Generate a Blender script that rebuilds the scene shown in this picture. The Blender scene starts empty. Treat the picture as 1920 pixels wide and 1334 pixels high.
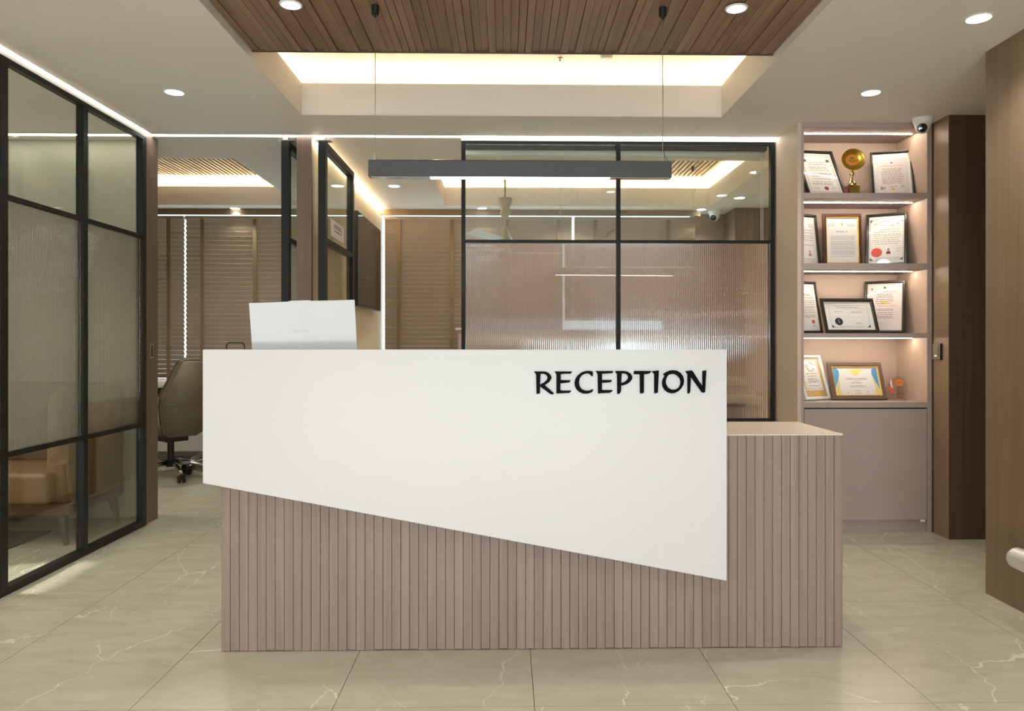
import bpy, bmesh, math, random
from mathutils import Vector, Matrix, Euler
random.seed(7)
S = bpy.context.scene
COL = S.collection
PI = math.pi
R = math.radians

# ------------------------------------------------------------------ camera, world, exposure
cam_d = bpy.data.cameras.new('camera'); cam = bpy.data.objects.new('camera', cam_d); COL.objects.link(cam)
S.camera = cam
cam_d.sensor_fit = 'HORIZONTAL'; cam_d.sensor_width = 36.0; cam_d.lens = 36.0 * 1405 / 1920
cam_d.shift_x = -15.3 / 1920; cam_d.shift_y = -22.0 / 1920
cam_d.clip_start = 0.05; cam_d.clip_end = 60
cam.location = (0, 0, 1.083)
cam.rotation_euler = (R(90), 0, -math.atan(0.018))
S.view_settings.view_transform = 'Standard'; S.view_settings.look = 'None'
S.view_settings.gamma = 1.0; S.view_settings.use_curve_mapping = False
S.view_settings.exposure = 0.0

w = bpy.data.worlds.new('sky'); S.world = w; w.use_nodes = True
bg = w.node_tree.nodes['Background']; bg.inputs[0].default_value = (0.72, 0.88, 1.0, 1); bg.inputs[1].default_value = 3.0

def lamp(name, kind, loc, energy, color=(1, 1, 1), rot=(0, 0, 0), **kw):
    d = bpy.data.lights.new(name, kind); d.energy = energy; d.color = color
    for k, v in kw.items(): setattr(d, k, v)
    o = bpy.data.objects.new(name, d); COL.objects.link(o); o.location = loc; o.rotation_euler = rot
    return o
WARM = (1.0, 0.77, 0.50); SOFT = (1.0, 0.92, 0.80); COOL = (0.93, 0.96, 1.0)
# general fill added as light from the unseen front behind the camera
lamp('daylight_fill', 'AREA', (-0.1, -2.75, 1.25), 31, (1.0, 0.99, 0.98), (R(90), 0, 0), shape='RECTANGLE', size=4.0, size_y=2.1)
# upward fill added low at the front to brighten the ceiling
lamp('ceiling_fill', 'AREA', (-0.1, -2.7, 0.25), 88, (1.0, 0.97, 0.92), (R(122), 0, 0), shape='RECTANGLE', size=4.0, size_y=0.4)
# fill light added for the lounge, no window opens here
lamp('daylight_fill', 'AREA', (-4.55, 3.2, 1.4), 30, (0.98, 1.0, 0.95), (0, R(-90), 0), shape='RECTANGLE', size=1.6, size_y=1.6)

# low sun through a slot added in the lounge's unseen wall to shape it, landing by the foot of the glass partition
sun = lamp('sun', 'SUN', (-6, 3, 4), 5.0, (1.0, 0.97, 0.92)); sun.data.angle = R(1.0)
sun.rotation_euler = Vector((1.0, 0.10, -0.90)).to_track_quat('-Z', 'Y').to_euler()

# ------------------------------------------------------------------ materials
def lin(r, g, b):
    f = lambda c: (c / 255) / 12.92 if c / 255 <= 0.04045 else ((c / 255 + 0.055) / 1.055) ** 2.4
    return (f(r), f(g), f(b), 1)

class NT:
    def __init__(s, name):
        s.m = bpy.data.materials.new(name); s.m.use_nodes = True; s.t = s.m.node_tree
        s.b = s.t.nodes['Principled BSDF']; s.out = s.t.nodes['Material Output']
    def n(s, typ, **kw):
        nd = s.t.nodes.new(typ)
        for k, v in kw.items():
            if k.startswith('i_'):
                key = k[2:]; key = int(key) if key.isdigit() else key.replace('_', ' ')
                nd.inputs[key].default_value = v
            else: setattr(nd, k, v)
        return nd
    def l(s, a, b): s.t.links.new(a, b)
    def ramp(s, src, stops):
        r = s.n('ShaderNodeValToRGB'); cr = r.color_ramp
        while len(cr.elements) > 1: cr.elements.remove(cr.elements[-1])
        cr.elements[0].position = stops[0][0]; cr.elements[0].color = stops[0][1]
        for p, c in stops[1:]:
            e = cr.elements.new(p); e.color = c
        s.l(src, r.inputs[0]); return r.outputs[0]

def plain(name, col, rough=0.5, metal=0.0, spec=0.5, noise=0.04, scale=6.0, coat=0.0):
    k = NT(name); b = k.b
    tc = k.n('ShaderNodeTexCoord'); nz = k.n('ShaderNodeTexNoise', i_Scale=scale, i_Detail=4.0)
    k.l(tc.outputs['Object'], nz.inputs['Vector'])
    c = col; lo = tuple(x * (1 - noise) for x in c[:3]) + (1,); hi = tuple(min(1, x * (1 + noise)) for x in c[:3]) + (1,)
    k.l(k.ramp(nz.outputs[0], [(0.3, lo), (0.7, hi)]), b.inputs['Base Color'])
    b.inputs['Roughness'].default_value = rough; b.inputs['Metallic'].default_value = metal
    b.inputs['Specular IOR Level'].default_value = spec; b.inputs['Coat Weight'].default_value = coat
    return k.m

def emit(name, col, strength):
    k = NT(name); b = k.b
    b.inputs['Base Color'].default_value = (0.8, 0.8, 0.8, 1)
    b.inputs['Emission Color'].default_value = tuple(col[:3]) + (1,); b.inputs['Emission Strength'].default_value = strength
    return k.m

def wood(name, ca, cb, axis='Z', fine=90.0, rough=0.45, per_obj=0.10, bump=0.15, spec=0.35):
    """grain runs along axis; each object of the run gets its own tone"""
    k = NT(name); b = k.b
    tc = k.n('ShaderNodeTexCoord'); oi = k.n('ShaderNodeObjectInfo')
    geo = k.n('ShaderNodeNewGeometry')
    mp = k.n('ShaderNodeMapping')
    sc = {'X': (1.2, fine, fine), 'Y': (fine, 1.2, fine), 'Z': (fine, fine, 1.2)}[axis]
    mp.inputs['Scale'].default_value = sc
    k.l(geo.outputs['Position'], mp.inputs['Vector'])
    off = k.n('ShaderNodeMath', operation='MULTIPLY'); off.inputs[1].default_value = 37.0
    k.l(oi.outputs['Random'], off.inputs[0])
    cmb = k.n('ShaderNodeCombineXYZ')
    for i in range(3): k.l(off.outputs[0], cmb.inputs[i])
    k.l(cmb.outputs[0], mp.inputs['Location'])
    n1 = k.n('ShaderNodeTexNoise', i_Scale=1.0, i_Detail=5.0, i_Roughness=0.65, i_Distortion=0.6); k.l(mp.outputs[0], n1.inputs['Vector'])
    mp2 = k.n('ShaderNodeMapping'); mp2.inputs['Scale'].default_value = tuple(x * 0.16 if x > 2 else x * 0.7 for x in sc)
    k.l(geo.outputs['Position'], mp2.inputs['Vector']); k.l(cmb.outputs[0], mp2.inputs['Location'])
    n2 = k.n('ShaderNodeTexNoise', i_Scale=1.0, i_Detail=3.0, i_Distortion=1.2); k.l(mp2.outputs[0], n2.inputs['Vector'])
    mx = k.n('ShaderNodeMath', operation='ADD'); k.l(n1.outputs[0], mx.inputs[0]); k.l(n2.outputs[0], mx.inputs[1])
    hf = k.n('ShaderNodeMath', operation='MULTIPLY'); hf.inputs[1].default_value = 0.5; k.l(mx.outputs[0], hf.inputs[0])
    col = k.ramp(hf.outputs[0], [(0.34, cb), (0.62, ca)])
    hsv = k.n('ShaderNodeHueSaturation'); k.l(col, hsv.inputs['Color'])
    mr = k.n('ShaderNodeMapRange'); mr.inputs[3].default_value = 1 - per_obj; mr.inputs[4].default_value = 1 + per_obj
    k.l(oi.outputs['Random'], mr.inputs[0]); k.l(mr.outputs[0], hsv.inputs['Value'])
    k.l(hsv.outputs[0], b.inputs['Base Color'])
    b.inputs['Roughness'].default_value = rough; b.inputs['Specular IOR Level'].default_value = spec
    bp = k.n('ShaderNodeBump', i_Strength=bump, i_Distance=0.001); k.l(n1.outputs[0], bp.inputs['Height']); k.l(bp.outputs[0], b.inputs['Normal'])
    return k.m

def marble(name):
    k = NT(name); b = k.b
    geo = k.n('ShaderNodeNewGeometry'); oi = k.n('ShaderNodeObjectInfo')
    off = k.n('ShaderNodeVectorMath', operation='SCALE'); off.inputs['Scale'].default_value = 9.0
    cmb = k.n('ShaderNodeCombineXYZ'); k.l(oi.outputs['Random'], cmb.inputs[0]); k.l(oi.outputs['Random'], cmb.inputs[2])
    k.l(cmb.outputs[0], off.inputs[0])
    add = k.n('ShaderNodeVectorMath', operation='ADD'); k.l(geo.outputs['Position'], add.inputs[0]); k.l(off.outputs[0], add.inputs[1])
    # cloudy ground
    mp = k.n('ShaderNodeMapping'); mp.inputs['Scale'].default_value = (3.2, 9.0, 1); k.l(add.outputs[0], mp.inputs[0])
    n1 = k.n('ShaderNodeTexNoise', i_Scale=1.5, i_Detail=9.0, i_Roughness=0.72, i_Distortion=0.5); k.l(mp.outputs[0], n1.inputs['Vector'])
    base = k.ramp(n1.outputs[0], [(0.3, lin(*FL_A)), (0.5, lin(*FL_B)), (0.72, lin(*FL_C))])
    # thin pale veins running mostly away from the desk
    n2 = k.n('ShaderNodeTexNoise', i_Scale=3.5, i_Detail=6.0, i_Roughness=0.55); k.l(add.outputs[0], n2.inputs['Vector'])
    warp = k.n('ShaderNodeVectorMath', operation='SCALE'); warp.inputs['Scale'].default_value = 0.22
    k.l(n2.outputs['Color'], warp.inputs[0])
    ad2 = k.n('ShaderNodeVectorMath', operation='ADD'); k.l(add.outputs[0], ad2.inputs[0]); k.l(warp.outputs[0], ad2.inputs[1])
    mp2 = k.n('ShaderNodeMapping'); mp2.inputs['Scale'].default_value = (2.2, 0.75, 1); mp2.inputs['Rotation'].default_value = (0, 0, 0.5); k.l(ad2.outputs[0], mp2.inputs[0])
    vo = k.n('ShaderNodeTexVoronoi', feature='DISTANCE_TO_EDGE', i_Scale=1.0); k.l(mp2.outputs[0], vo.inputs['Vector'])
    n3 = k.n('ShaderNodeTexNoise', i_Scale=2.3, i_Detail=3.0); k.l(add.outputs[0], n3.inputs['Vector'])
    gate = k.n('ShaderNodeMapRange'); gate.inputs[1].default_value = 0.36; gate.inputs[2].default_value = 0.60; gate.inputs[3].default_value = 0.0005; gate.inputs[4].default_value = 0.006
    k.l(n3.outputs[0], gate.inputs[0])
    dv = k.n('ShaderNodeMath', operation='DIVIDE'); k.l(vo.outputs['Distance'], dv.inputs[0]); k.l(gate.outputs[0], dv.inputs[1])
    vein = k.n('ShaderNodeMapRange'); vein.inputs[1].default_value = 0.2; vein.inputs[2].default_value = 1.0; vein.inputs[3].default_value = 0.85; vein.inputs[4].default_value = 0.0
    k.l(dv.outputs[0], vein.inputs[0])
    mx = k.n('ShaderNodeMix', data_type='RGBA'); k.l(vein.outputs[0], mx.inputs[0]); k.l(base, mx.inputs[6]); mx.inputs[7].default_value = lin(226, 222, 200)
    k.l(mx.outputs[2], b.inputs['Base Color'])
    b.inputs['Roughness'].default_value = 0.22; b.inputs['Specular IOR Level'].default_value = 0.45
    return k.m
FL_A = (176, 171, 150); FL_B = (186, 181, 161); FL_C = (195, 190, 172)

def glass(name, tint=(0.93, 0.97, 0.95, 1), refl=0.09, rough=0.0):
    k = NT(name); k.t.nodes.remove(k.b)
    tr = k.n('ShaderNodeBsdfTransparent'); tr.inputs[0].default_value = tint
    gl = k.n('ShaderNodeBsdfGlossy'); gl.inputs['Roughness'].default_value = rough; gl.inputs[0].default_value = (1, 1, 1, 1)
    fr = k.n('ShaderNodeLayerWeight', i_Blend=0.5)
    pw_ = k.n('ShaderNodeMath', operation='POWER'); pw_.inputs[1].default_value = 4.5; k.l(fr.outputs['Facing'], pw_.inputs[0])
    mr = k.n('ShaderNodeMapRange'); mr.inputs[3].default_value = refl * 0.6; mr.inputs[4].default_value = 0.9
    k.l(pw_.outputs[0], mr.inputs[0])
    mx = k.n('ShaderNodeMixShader'); k.l(mr.outputs[0], mx.inputs[0]); k.l(tr.outputs[0], mx.inputs[1]); k.l(gl.outputs[0], mx.inputs[2])
    k.l(mx.outputs[0], k.out.inputs[0]); return k.m

def fluted(name, tint, clear=0.35):
    k = NT(name); k.t.nodes.remove(k.b)
    tr = k.n('ShaderNodeBsdfTransparent'); tr.inputs[0].default_value = tint
    gl = k.n('ShaderNodeBsdfGlass', i_IOR=1.45); gl.inputs['Roughness'].default_value = 0.04; gl.inputs[0].default_value = tint
    mx = k.n('ShaderNodeMixShader'); mx.inputs[0].default_value = 1 - clear
    k.l(tr.outputs[0], mx.inputs[1]); k.l(gl.outputs[0], mx.inputs[2]); k.l(mx.outputs[0], k.out.inputs[0]); return k.m

M = {}
M['ceiling'] = plain('ceiling_paint', (0.74, 0.70, 0.63, 1), 0.55, noise=0.01)
M['wall'] = plain('beige_wall_paint', lin(204, 184, 162), 0.6, noise=0.02)
M['cream'] = plain('cream_wall_paint', lin(214, 200, 172), 0.5, noise=0.02)
M['concrete'] = plain('grey_texture_wall', lin(168, 168, 154), 0.6, noise=0.14, scale=2.0)
M['brown_wall'] = plain('brown_wall_paint', lin(150, 128, 108), 0.6, noise=0.03)
M['mauve'] = plain('mauve_laminate', lin(170, 154, 146), 0.5, noise=0.015)
M['mauve_lit'] = plain('mauve_laminate_lit', lin(190, 168, 150), 0.5, noise=0.015)  # same mauve laminate with the niche lighting put into the colour
M['desk_wood'] = wood('greyed_walnut', lin(150, 132, 121), lin(128, 111, 102), 'Z', 110, per_obj=0.03)
M['desk_top'] = wood('desk_top_laminate_lit', lin(214, 200, 178), lin(200, 185, 162), 'X', 60, rough=0.4, per_obj=0.0)  # desk wood made paler, light from above put into the colour
M['ceil_wood'] = wood('ceiling_plank_wood', lin(144, 116, 93), lin(114, 89, 69), 'Y', 80, per_obj=0.09)
M['slat_wood'] = wood('pale_slat_wood', lin(206, 176, 132), lin(180, 150, 108), 'Y', 60, per_obj=0.04)
M['wall_wood'] = wood('brown_wall_veneer', lin(128, 108, 84), lin(112, 94, 72), 'Z', 130, per_obj=0.0, rough=0.4)
M['side_wood'] = wood('pale_wall_veneer', lin(140, 116, 90), lin(126, 104, 80), 'Z', 60, per_obj=0.0, rough=0.4)
M['dark_wood'] = wood('dark_wall_veneer', lin(92, 74, 62), lin(76, 60, 50), 'Z', 110, per_obj=0.0, rough=0.5)
M['post_wood'] = wood('mauve_brown_veneer', lin(124, 104, 90), lin(108, 90, 78), 'Z', 60, per_obj=0.0)
M['back_wood'] = wood('fine_brown_panel', lin(128, 106, 88), lin(100, 82, 68), 'Z', 60, per_obj=0.05)
M['black'] = plain('black_steel', lin(22, 25, 22), 0.45, 0.0, spec=0.3, noise=0.02)
M['grout'] = plain('groove_dark', lin(62, 60, 48), 0.8)
M['tile_grout'] = plain('tile_grout', lin(138, 124, 96), 0.8)
M['marble'] = marble('beige_marble_tile')
M['white'] = plain('white_solid_surface', (0.63, 0.64, 0.64, 1), 0.35, noise=0.006, scale=3)
M['white_paint'] = plain('white_paint', (0.76, 0.75, 0.72, 1), 0.5, noise=0.01)
M['letter'] = plain('gloss_black_acrylic', (0.003, 0.003, 0.005, 1), 0.5, spec=0.05, noise=0.0)
M['pendant'] = plain('graphite_aluminium', lin(72, 72, 72), 0.42, 0.3, noise=0.05, scale=30)
M['canopy'] = plain('black_plastic', lin(28, 28, 26), 0.4)
M['steel'] = plain('steel', lin(190, 188, 182), 0.28, 1.0, noise=0.02)
M['chrome'] = plain('chrome', lin(210, 210, 208), 0.12, 1.0, noise=0.0)
M['satin'] = plain('brushed_steel', lin(215, 215, 208), 0.4, 0.55, noise=0.03)
M['glass'] = glass('clear_glass')
M['glass_left'] = glass('lounge_glass', (0.90, 0.915, 0.88, 1), 0.08)
M['fluted'] = fluted('fluted_glass', (0.97, 0.96, 0.96, 1), 0.12)
M['fluted_leaf'] = fluted('fluted_leaf_glass', (0.93, 0.93, 0.90, 1), 0.75)
M['fluted_left'] = fluted('fluted_lounge_glass', (0.90, 0.90, 0.87, 1), 0.40)
M['blind'] = plain('brown_blind_slat', lin(160, 141, 121), 0.4, noise=0.03)
M['tape'] = plain('olive_ladder_tape', lin(122, 102, 74), 0.8)
M['screen'] = plain('screen_black', (0.012, 0.012, 0.013, 1), 0.06, spec=0.6, noise=0.0)
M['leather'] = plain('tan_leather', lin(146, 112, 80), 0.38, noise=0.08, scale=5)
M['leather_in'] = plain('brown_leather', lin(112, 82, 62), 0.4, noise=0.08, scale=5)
M['leg_wood'] = plain('dark_leg_wood', lin(70, 58, 38), 0.45)
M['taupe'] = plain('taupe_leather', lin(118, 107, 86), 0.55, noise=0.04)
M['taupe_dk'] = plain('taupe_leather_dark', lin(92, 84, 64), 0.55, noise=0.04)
M['laptop'] = plain('silver_laptop', (0.66, 0.69, 0.70, 1), 0.45, 0.0, noise=0.01)
M['logo'] = plain('grey_logo', lin(140, 145, 145), 0.3, 0.3)
M['paper'] = plain('paper', (0.84, 0.82, 0.78, 1), 0.6, noise=0.01)
M['paper_pink'] = plain('pink_paper', (0.82, 0.74, 0.72, 1), 0.6, noise=0.01)
M['frame_black'] = plain('black_frame', lin(48, 46, 36), 0.3, 0.15, noise=0.02)
M['frame_pat'] = plain('patterned_brown_frame', lin(70, 40, 32), 0.4, noise=0.5, scale=150)
M['frame_brown'] = plain('brown_leatherette_frame', lin(98, 78, 68), 0.55, noise=0.08, scale=80)
M['frame_white'] = plain('white_frame', (0.72, 0.73, 0.68, 1), 0.35)
M['gold'] = plain('gold', lin(216, 178, 76), 0.33, 0.9, noise=0.03)
M['pale_gold'] = plain('pale_gold', lin(224, 208, 150), 0.15, 1.0, noise=0.0)
M['gold_paint'] = plain('gold_paint', lin(222, 180, 60), 0.4)
M['ink'] = plain('ink', lin(84, 76, 78), 0.7)
M['ink_red'] = plain('ink_red', lin(176, 60, 60), 0.7)
M['ink_pink'] = plain('ink_pink', lin(206, 120, 120), 0.7)
M['ink_black'] = plain('ink_black', lin(40, 34, 44), 0.6)
M['seal_red'] = plain('seal_red', lin(214, 70, 50), 0.5)
M['seal_maroon'] = plain('seal_maroon', lin(128, 40, 52), 0.5)
M['seal_navy'] = plain('seal_navy', lin(40, 30, 52), 0.5)
M['blue'] = plain('print_blue', lin(84, 156, 206), 0.6)
M['yellow'] = plain('print_yellow', lin(238, 218, 120), 0.6)
M['orange'] = plain('print_orange', lin(240, 150, 60), 0.5)
M['orange_red'] = plain('print_orange_red', lin(236, 96, 48), 0.5)
M['green'] = plain('print_green', lin(70, 120, 40), 0.5)
M['royal'] = plain('print_royal', lin(70, 110, 200), 0.5)
M['kraft'] = plain('kraft_card', lin(214, 178, 130), 0.6)
M['mahogany'] = plain('mahogany', lin(104, 42, 34), 0.25, coat=0.4)
M['skin'] = plain('print_skin', lin(216, 176, 156), 0.7)
M['crystal'] = glass('acrylic', (0.93, 0.88, 0.86, 1), 0.12)
M['picture_glass'] = glass('picture_glass', (0.98, 0.98, 0.98, 1), 0.05)
M['led'] = emit('warm_white_led', (1.0, 0.93, 0.78), 14.0)
M['led_w'] = emit('white_led', (1.0, 0.96, 0.92), 12.0)
M['cove'] = emit('cove_led', WARM, 50.0)
M['cove_soft'] = emit('cove_led_soft', WARM, 90.0)
M['wash'] = emit('wall_wash_led', WARM, 50.0)
M['shelf_led'] = emit('shelf_led', (1.0, 0.85, 0.68), 80.0)
M['disc'] = emit('downlight_disc', (0.95, 0.98, 1.0), 12.0)
M['fan'] = plain('fan_olive', lin(150, 140, 104), 0.4)
M['fan_blade'] = plain('fan_blade_white', lin(222, 228, 240), 0.35)
M['switch'] = plain('grey_switch', lin(120, 112, 92), 0.3, 0.3)

# ------------------------------------------------------------------ mesh helpers
def link(name, bm, mat, parent=None, smooth=False, mats=None):
    me = bpy.data.meshes.new(name)
    bmesh.ops.recalc_face_normals(bm, faces=bm.faces)
    bm.to_mesh(me); bm.free()
    for m_ in (mats or [mat]): me.materials.append(M[m_] if isinstance(m_, str) else m_)
    if smooth:
        for p in me.polygons: p.use_smooth = True
    o = bpy.data.objects.new(name, me); COL.objects.link(o)
    if parent: o.parent = parent
    return o

def box(bm, a, b, bev=0.0, seg=2):
    x0, y0, z0 = (min(a[i], b[i]) for i in range(3)); x1, y1, z1 = (max(a[i], b[i]) for i in range(3))
    r = bmesh.ops.create_cube(bm, size=1.0)
    bmesh.ops.scale(bm, vec=(x1 - x0, y1 - y0, z1 - z0), verts=r['verts'])
    bmesh.ops.translate(bm, vec=((x0 + x1) / 2, (y0 + y1) / 2, (z0 + z1) / 2), verts=r['verts'])
    if bev > 0:
        es = list({e for v in r['verts'] for e in v.link_edges})
        bmesh.ops.bevel(bm, geom=es, offset=bev, segments=seg, affect='EDGES', profile=0.5)
    return bm

def B(*boxes, bev=0.0, seg=2):
    bm = bmesh.new()
    for a, b in boxes: box(bm, a, b, bev, seg)
    return bm

def tag(o, label=None, cat=None, group=None, kind=None):
    if label: o['label'] = label
    if cat: o['category'] = cat
    if group: o['group'] = group
    if kind: o['kind'] = kind
    return o

def thing(name, label, cat, loc=(0, 0, 0), rot=(0, 0, 0), group=None):
    o = bpy.data.objects.new(name, None); COL.objects.link(o); o.empty_display_size = 0.05
    o.location = loc; o.rotation_euler = rot
    return tag(o, label, cat, group)

def struct(name, bm, mat, label=None):
    o = link(name, bm, mat); o['kind'] = 'structure'
    if label: o['label'] = label
    return o

def cyl(bm, p0, p1, r0, r1=None, n=20, caps=True):
    r1 = r0 if r1 is None else r1
    p0 = Vector(p0); p1 = Vector(p1); d = p1 - p0
    m = Matrix.Translation((p0 + p1) / 2) @ d.to_track_quat('Z', 'Y').to_matrix().to_4x4()
    bmesh.ops.create_cone(bm, cap_ends=caps, segments=n, radius1=r0, radius2=r1, depth=d.length, matrix=m)
    return bm

def tube(bm, pts, r, n=8):
    pts = [Vector(p) for p in pts]; rings = []
    for i, p in enumerate(pts):
        t = (pts[min(i + 1, len(pts) - 1)] - pts[max(i - 1, 0)]).normalized()
        q = t.to_track_quat('Z', 'Y')
        rr = r[i] if isinstance(r, (list, tuple)) else r
        rings.append([bm.verts.new(p + q @ Vector((rr * math.cos(2 * PI * k / n), rr * math.sin(2 * PI * k / n), 0))) for k in range(n)])
    for a, b in zip(rings, rings[1:]):
        for k in range(n): bm.faces.new((a[k], a[(k + 1) % n], b[(k + 1) % n], b[k]))
    bm.faces.new(rings[0]); bm.faces.new(rings[-1]); return bm

def lathe(bm, prof, c=(0, 0, 0), n=24):
    rings = []
    for r, z in prof:
        rings.append([bm.verts.new((c[0] + max(r, 1e-5) * math.cos(2 * PI * k / n), c[1] + max(r, 1e-5) * math.sin(2 * PI * k / n), c[2] + z)) for k in range(n)])
    for a, b in zip(rings, rings[1:]):
        for k in range(n): bm.faces.new((a[k], a[(k + 1) % n], b[(k + 1) % n], b[k]))
    bm.faces.new(rings[0]); bm.faces.new(rings[-1]); return bm

def prism(bm, pts, y0, y1, axis='Y'):
    """outline (x, z) given thickness y0..y1; axis X: outline (y, z) thickness in x; axis Z: outline (x, y)"""
    def P(u, v, t): return {'Y': (u, t, v), 'X': (t, u, v), 'Z': (u, v, t)}[axis]
    a = [bm.verts.new(P(u, v, y0)) for u, v in pts]; b = [bm.verts.new(P(u, v, y1)) for u, v in pts]
    n = len(pts)
    bm.faces.new(a); bm.faces.new(b[::-1])
    for k in range(n): bm.faces.new((a[k], a[(k + 1) % n], b[(k + 1) % n], b[k]))
    return bm

def curve_mesh(name, loops, depth, mat, parent, y):
    """filled outline with holes, (x, z) loops, extruded forward from y"""
    c = bpy.data.curves.new(name, 'CURVE'); c.dimensions = '2D'; c.fill_mode = 'BOTH'; c.extrude = depth / 2
    for lp in loops:
        s = c.splines.new('POLY'); s.points.add(len(lp) - 1); s.use_cyclic_u = True
        for i, (x, z) in enumerate(lp): s.points[i].co = (x, z, 0, 1)
    return _to_mesh(name, c, mat, parent, y - depth / 2)

def _to_mesh(name, c, mat, parent, y):
    t = bpy.data.objects.new('tmp', c); COL.objects.link(t)
    dg = bpy.context.evaluated_depsgraph_get(); dg.update()
    me = bpy.data.meshes.new_from_object(t.evaluated_get(dg)); me.name = name
    bpy.data.objects.remove(t)
    me.transform(Matrix.Rotation(R(90), 4, 'X')); me.transform(Matrix.Translation((0, y, 0)))
    me.materials.clear(); me.materials.append(M[mat])
    o = bpy.data.objects.new(name, me); COL.objects.link(o); o.parent = parent
    return o

def text(name, s, x, z, size, mat, parent, y, depth=0.0004, align='CENTER', sx=1.0):
    c = bpy.data.curves.new(name, 'FONT'); c.body = s; c.size = size; c.align_x = align; c.extrude = depth / 2
    o = _to_mesh(name, c, mat, parent, 0)
    o.data.transform(Matrix.Diagonal((sx, 1, 1, 1))); o.data.transform(Matrix.Translation((x, y, z)))
    return o

def copy_tree(o, parent=None):
    c = o.copy(); COL.objects.link(c); c.parent = parent
    for ch in list(o.children): copy_tree(ch, c)
    return c

# ------------------------------------------------------------------ the setting
CH = 2.35
# floor: slab under joints, then every tile that lies in view as its own piece
fl = struct('floor', B(((-4.6, -3.0, -0.1), (3.6, 7.5, -0.004))), 'tile_grout', 'beige marble tiled floor with thin joints')
XJ0, YJ0, TX, TY, G = -1.116, 2.235, 0.5995, 0.886, 0.0022
k = 0
for i in range(-6, 8):
    for j in range(-6, 6):
        x0 = XJ0 + i * TX; y0 = YJ0 + j * TY; x1 = x0 + TX; y1 = y0 + TY
        x0 = max(x0, -4.6); x1 = min(x1, 3.6); y0 = max(y0, -3.0); y1 = min(y1, 7.4)
        if x1 - x0 < 0.05 or y1 - y0 < 0.05: continue
        bm = bmesh.new(); box(bm, (x0 + G / 2, y0 + G / 2, -0.01), (x1 - G / 2, y1 - G / 2, 0.0))
        o = link('tile', bm, 'marble', fl)

# lower ceiling: solid bands around three tray openings
TRAY = (-1.130, 1.196, -1.2, 4.15)          # over the reception
LT = (-3.9, -1.87, 5.16, 6.89)              # meeting room
RT = (-0.57, 1.87, 5.16, 6.88)              # cabin
LIP = 0.171
ce = B(((-2.145, -3, CH), (TRAY[0], 4.57, CH + LIP)),
       ((TRAY[1], -3, CH), (3.6, 4.57, CH + LIP)),
       ((TRAY[0], TRAY[3], CH), (TRAY[1], 4.57, CH + LIP)),
       ((TRAY[0], -3, CH), (TRAY[1], TRAY[2], CH + LIP)),
       ((-4.6, 1.5, CH), (-2.195, 4.57, CH + LIP)),
       ((-4.6, 4.615, CH), (3.6, LT[2], CH + LIP)),
       ((-4.6, LT[2], CH), (LT[0], LT[3], CH + LIP)),
       ((LT[1], LT[2], CH), (RT[0], LT[3], CH + LIP)),
       ((RT[1], RT[2], CH), (3.6, LT[3], CH + LIP)),
       ((-4.6, LT[3], CH), (3.6, 7.4, CH + LIP)))
struct('ceiling', ce, 'ceiling', 'off white ceiling with three lit trays')
struct('trim_1', B(((-4.7, -3.1, 2.655), (3.7, 7.5, 2.70))), 'ceiling', 'upper ceiling slab seen inside the lit trays')
# cove walls above the lips
CW = B(((-1.62, 4.5, 2.521), (1.68, 4.54, 2.655)), ((-1.62, 3.0, 2.521), (-1.58, 4.5, 2.655)), ((1.64, 3.0, 2.521), (1.68, 4.5, 2.655)),
       ((-4.3, 7.2, 2.521), (-1.40, 7.24, 2.655)), ((-1.05, 7.2, 2.521), (2.3, 7.24, 2.655)),
       ((-1.44, 4.9, 2.521), (-1.40, 7.2, 2.655)), ((-1.05, 4.9, 2.521), (-1.01, 7.2, 2.655)), ((2.26, 4.9, 2.521), (2.3, 7.2, 2.655)))
struct('trim_2', CW, 'ceiling', 'plaster upstand closing the lighting coves')
# narrow raised frame just outside the reception tray
t_ = 0.036
fr = B(((TRAY[0] - t_, 0.5, CH - 0.005), (TRAY[0], TRAY[3], CH + 0.001)), ((TRAY[1], 0.5, CH - 0.005), (TRAY[1] + t_, TRAY[3], CH + 0.001)),
       ((TRAY[0] - t_, TRAY[3], CH - 0.005), (TRAY[1] + t_, TRAY[3] + t_, CH + 0.001)))
struct('trim_3', fr, 'ceiling', 'thin raised border around the reception ceiling tray')

# walls
struct('wall_right', B(((2.078, -3.0, 0), (2.22, 3.215, CH))), 'wall_wood', 'near right wall clad in brown wood veneer')
seam = struct('trim_4', B(((2.0768, 2.955, 0), (2.0778, 2.9565, CH))), 'dark_wood', 'hairline veneer joint on the near right wall')
struct('wall_right_far', B(((3.5, 3.26, 0), (3.6, 4.1, CH)), ((2.22, 3.215, 0), (3.6, 3.26, CH)), ((2.62, 4.66, 0), (2.72, 6.94, CH))), 'wall')
pl = struct('wall_pillar', B(((2.446, 4.100, 0), (3.5, 4.62, CH))), 'dark_wood', 'dark brown veneered pillar beside the display cabinet')
link('side_panel', B(((2.4435, 4.101, 0), (2.446, 4.245, CH))), 'side_wood', pl)
struct('wall_cabinet', B(((1.665, 4.262, 0), (1.687, 4.64, CH)), ((1.687, 4.615, 0), (3.5, 4.66, CH))), 'wall', 'beige return wall between glass partition and display cabinet')
struct('wall_partition', B(((-0.29, 4.585, 0), (1.665, 4.70, 0.603))), 'wall', 'low beige wall under the fluted partition')
struct('wall_middle', B(((-1.277, 4.62, 0), (-1.192, 7.2, CH))), 'cream', 'cream wall dividing the two rear rooms')
struct('trim_5', B(((-1.280, 4.592, 0), (-1.190, 4.622, CH - 0.002))), 'post_wood', 'mauve brown wood face on the end of the dividing wall')
struct('wall_lounge', B(((-4.6, 4.70, 0), (-2.235, 4.80, CH))), 'concrete', 'grey textured wall behind the tan sofa')
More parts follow.
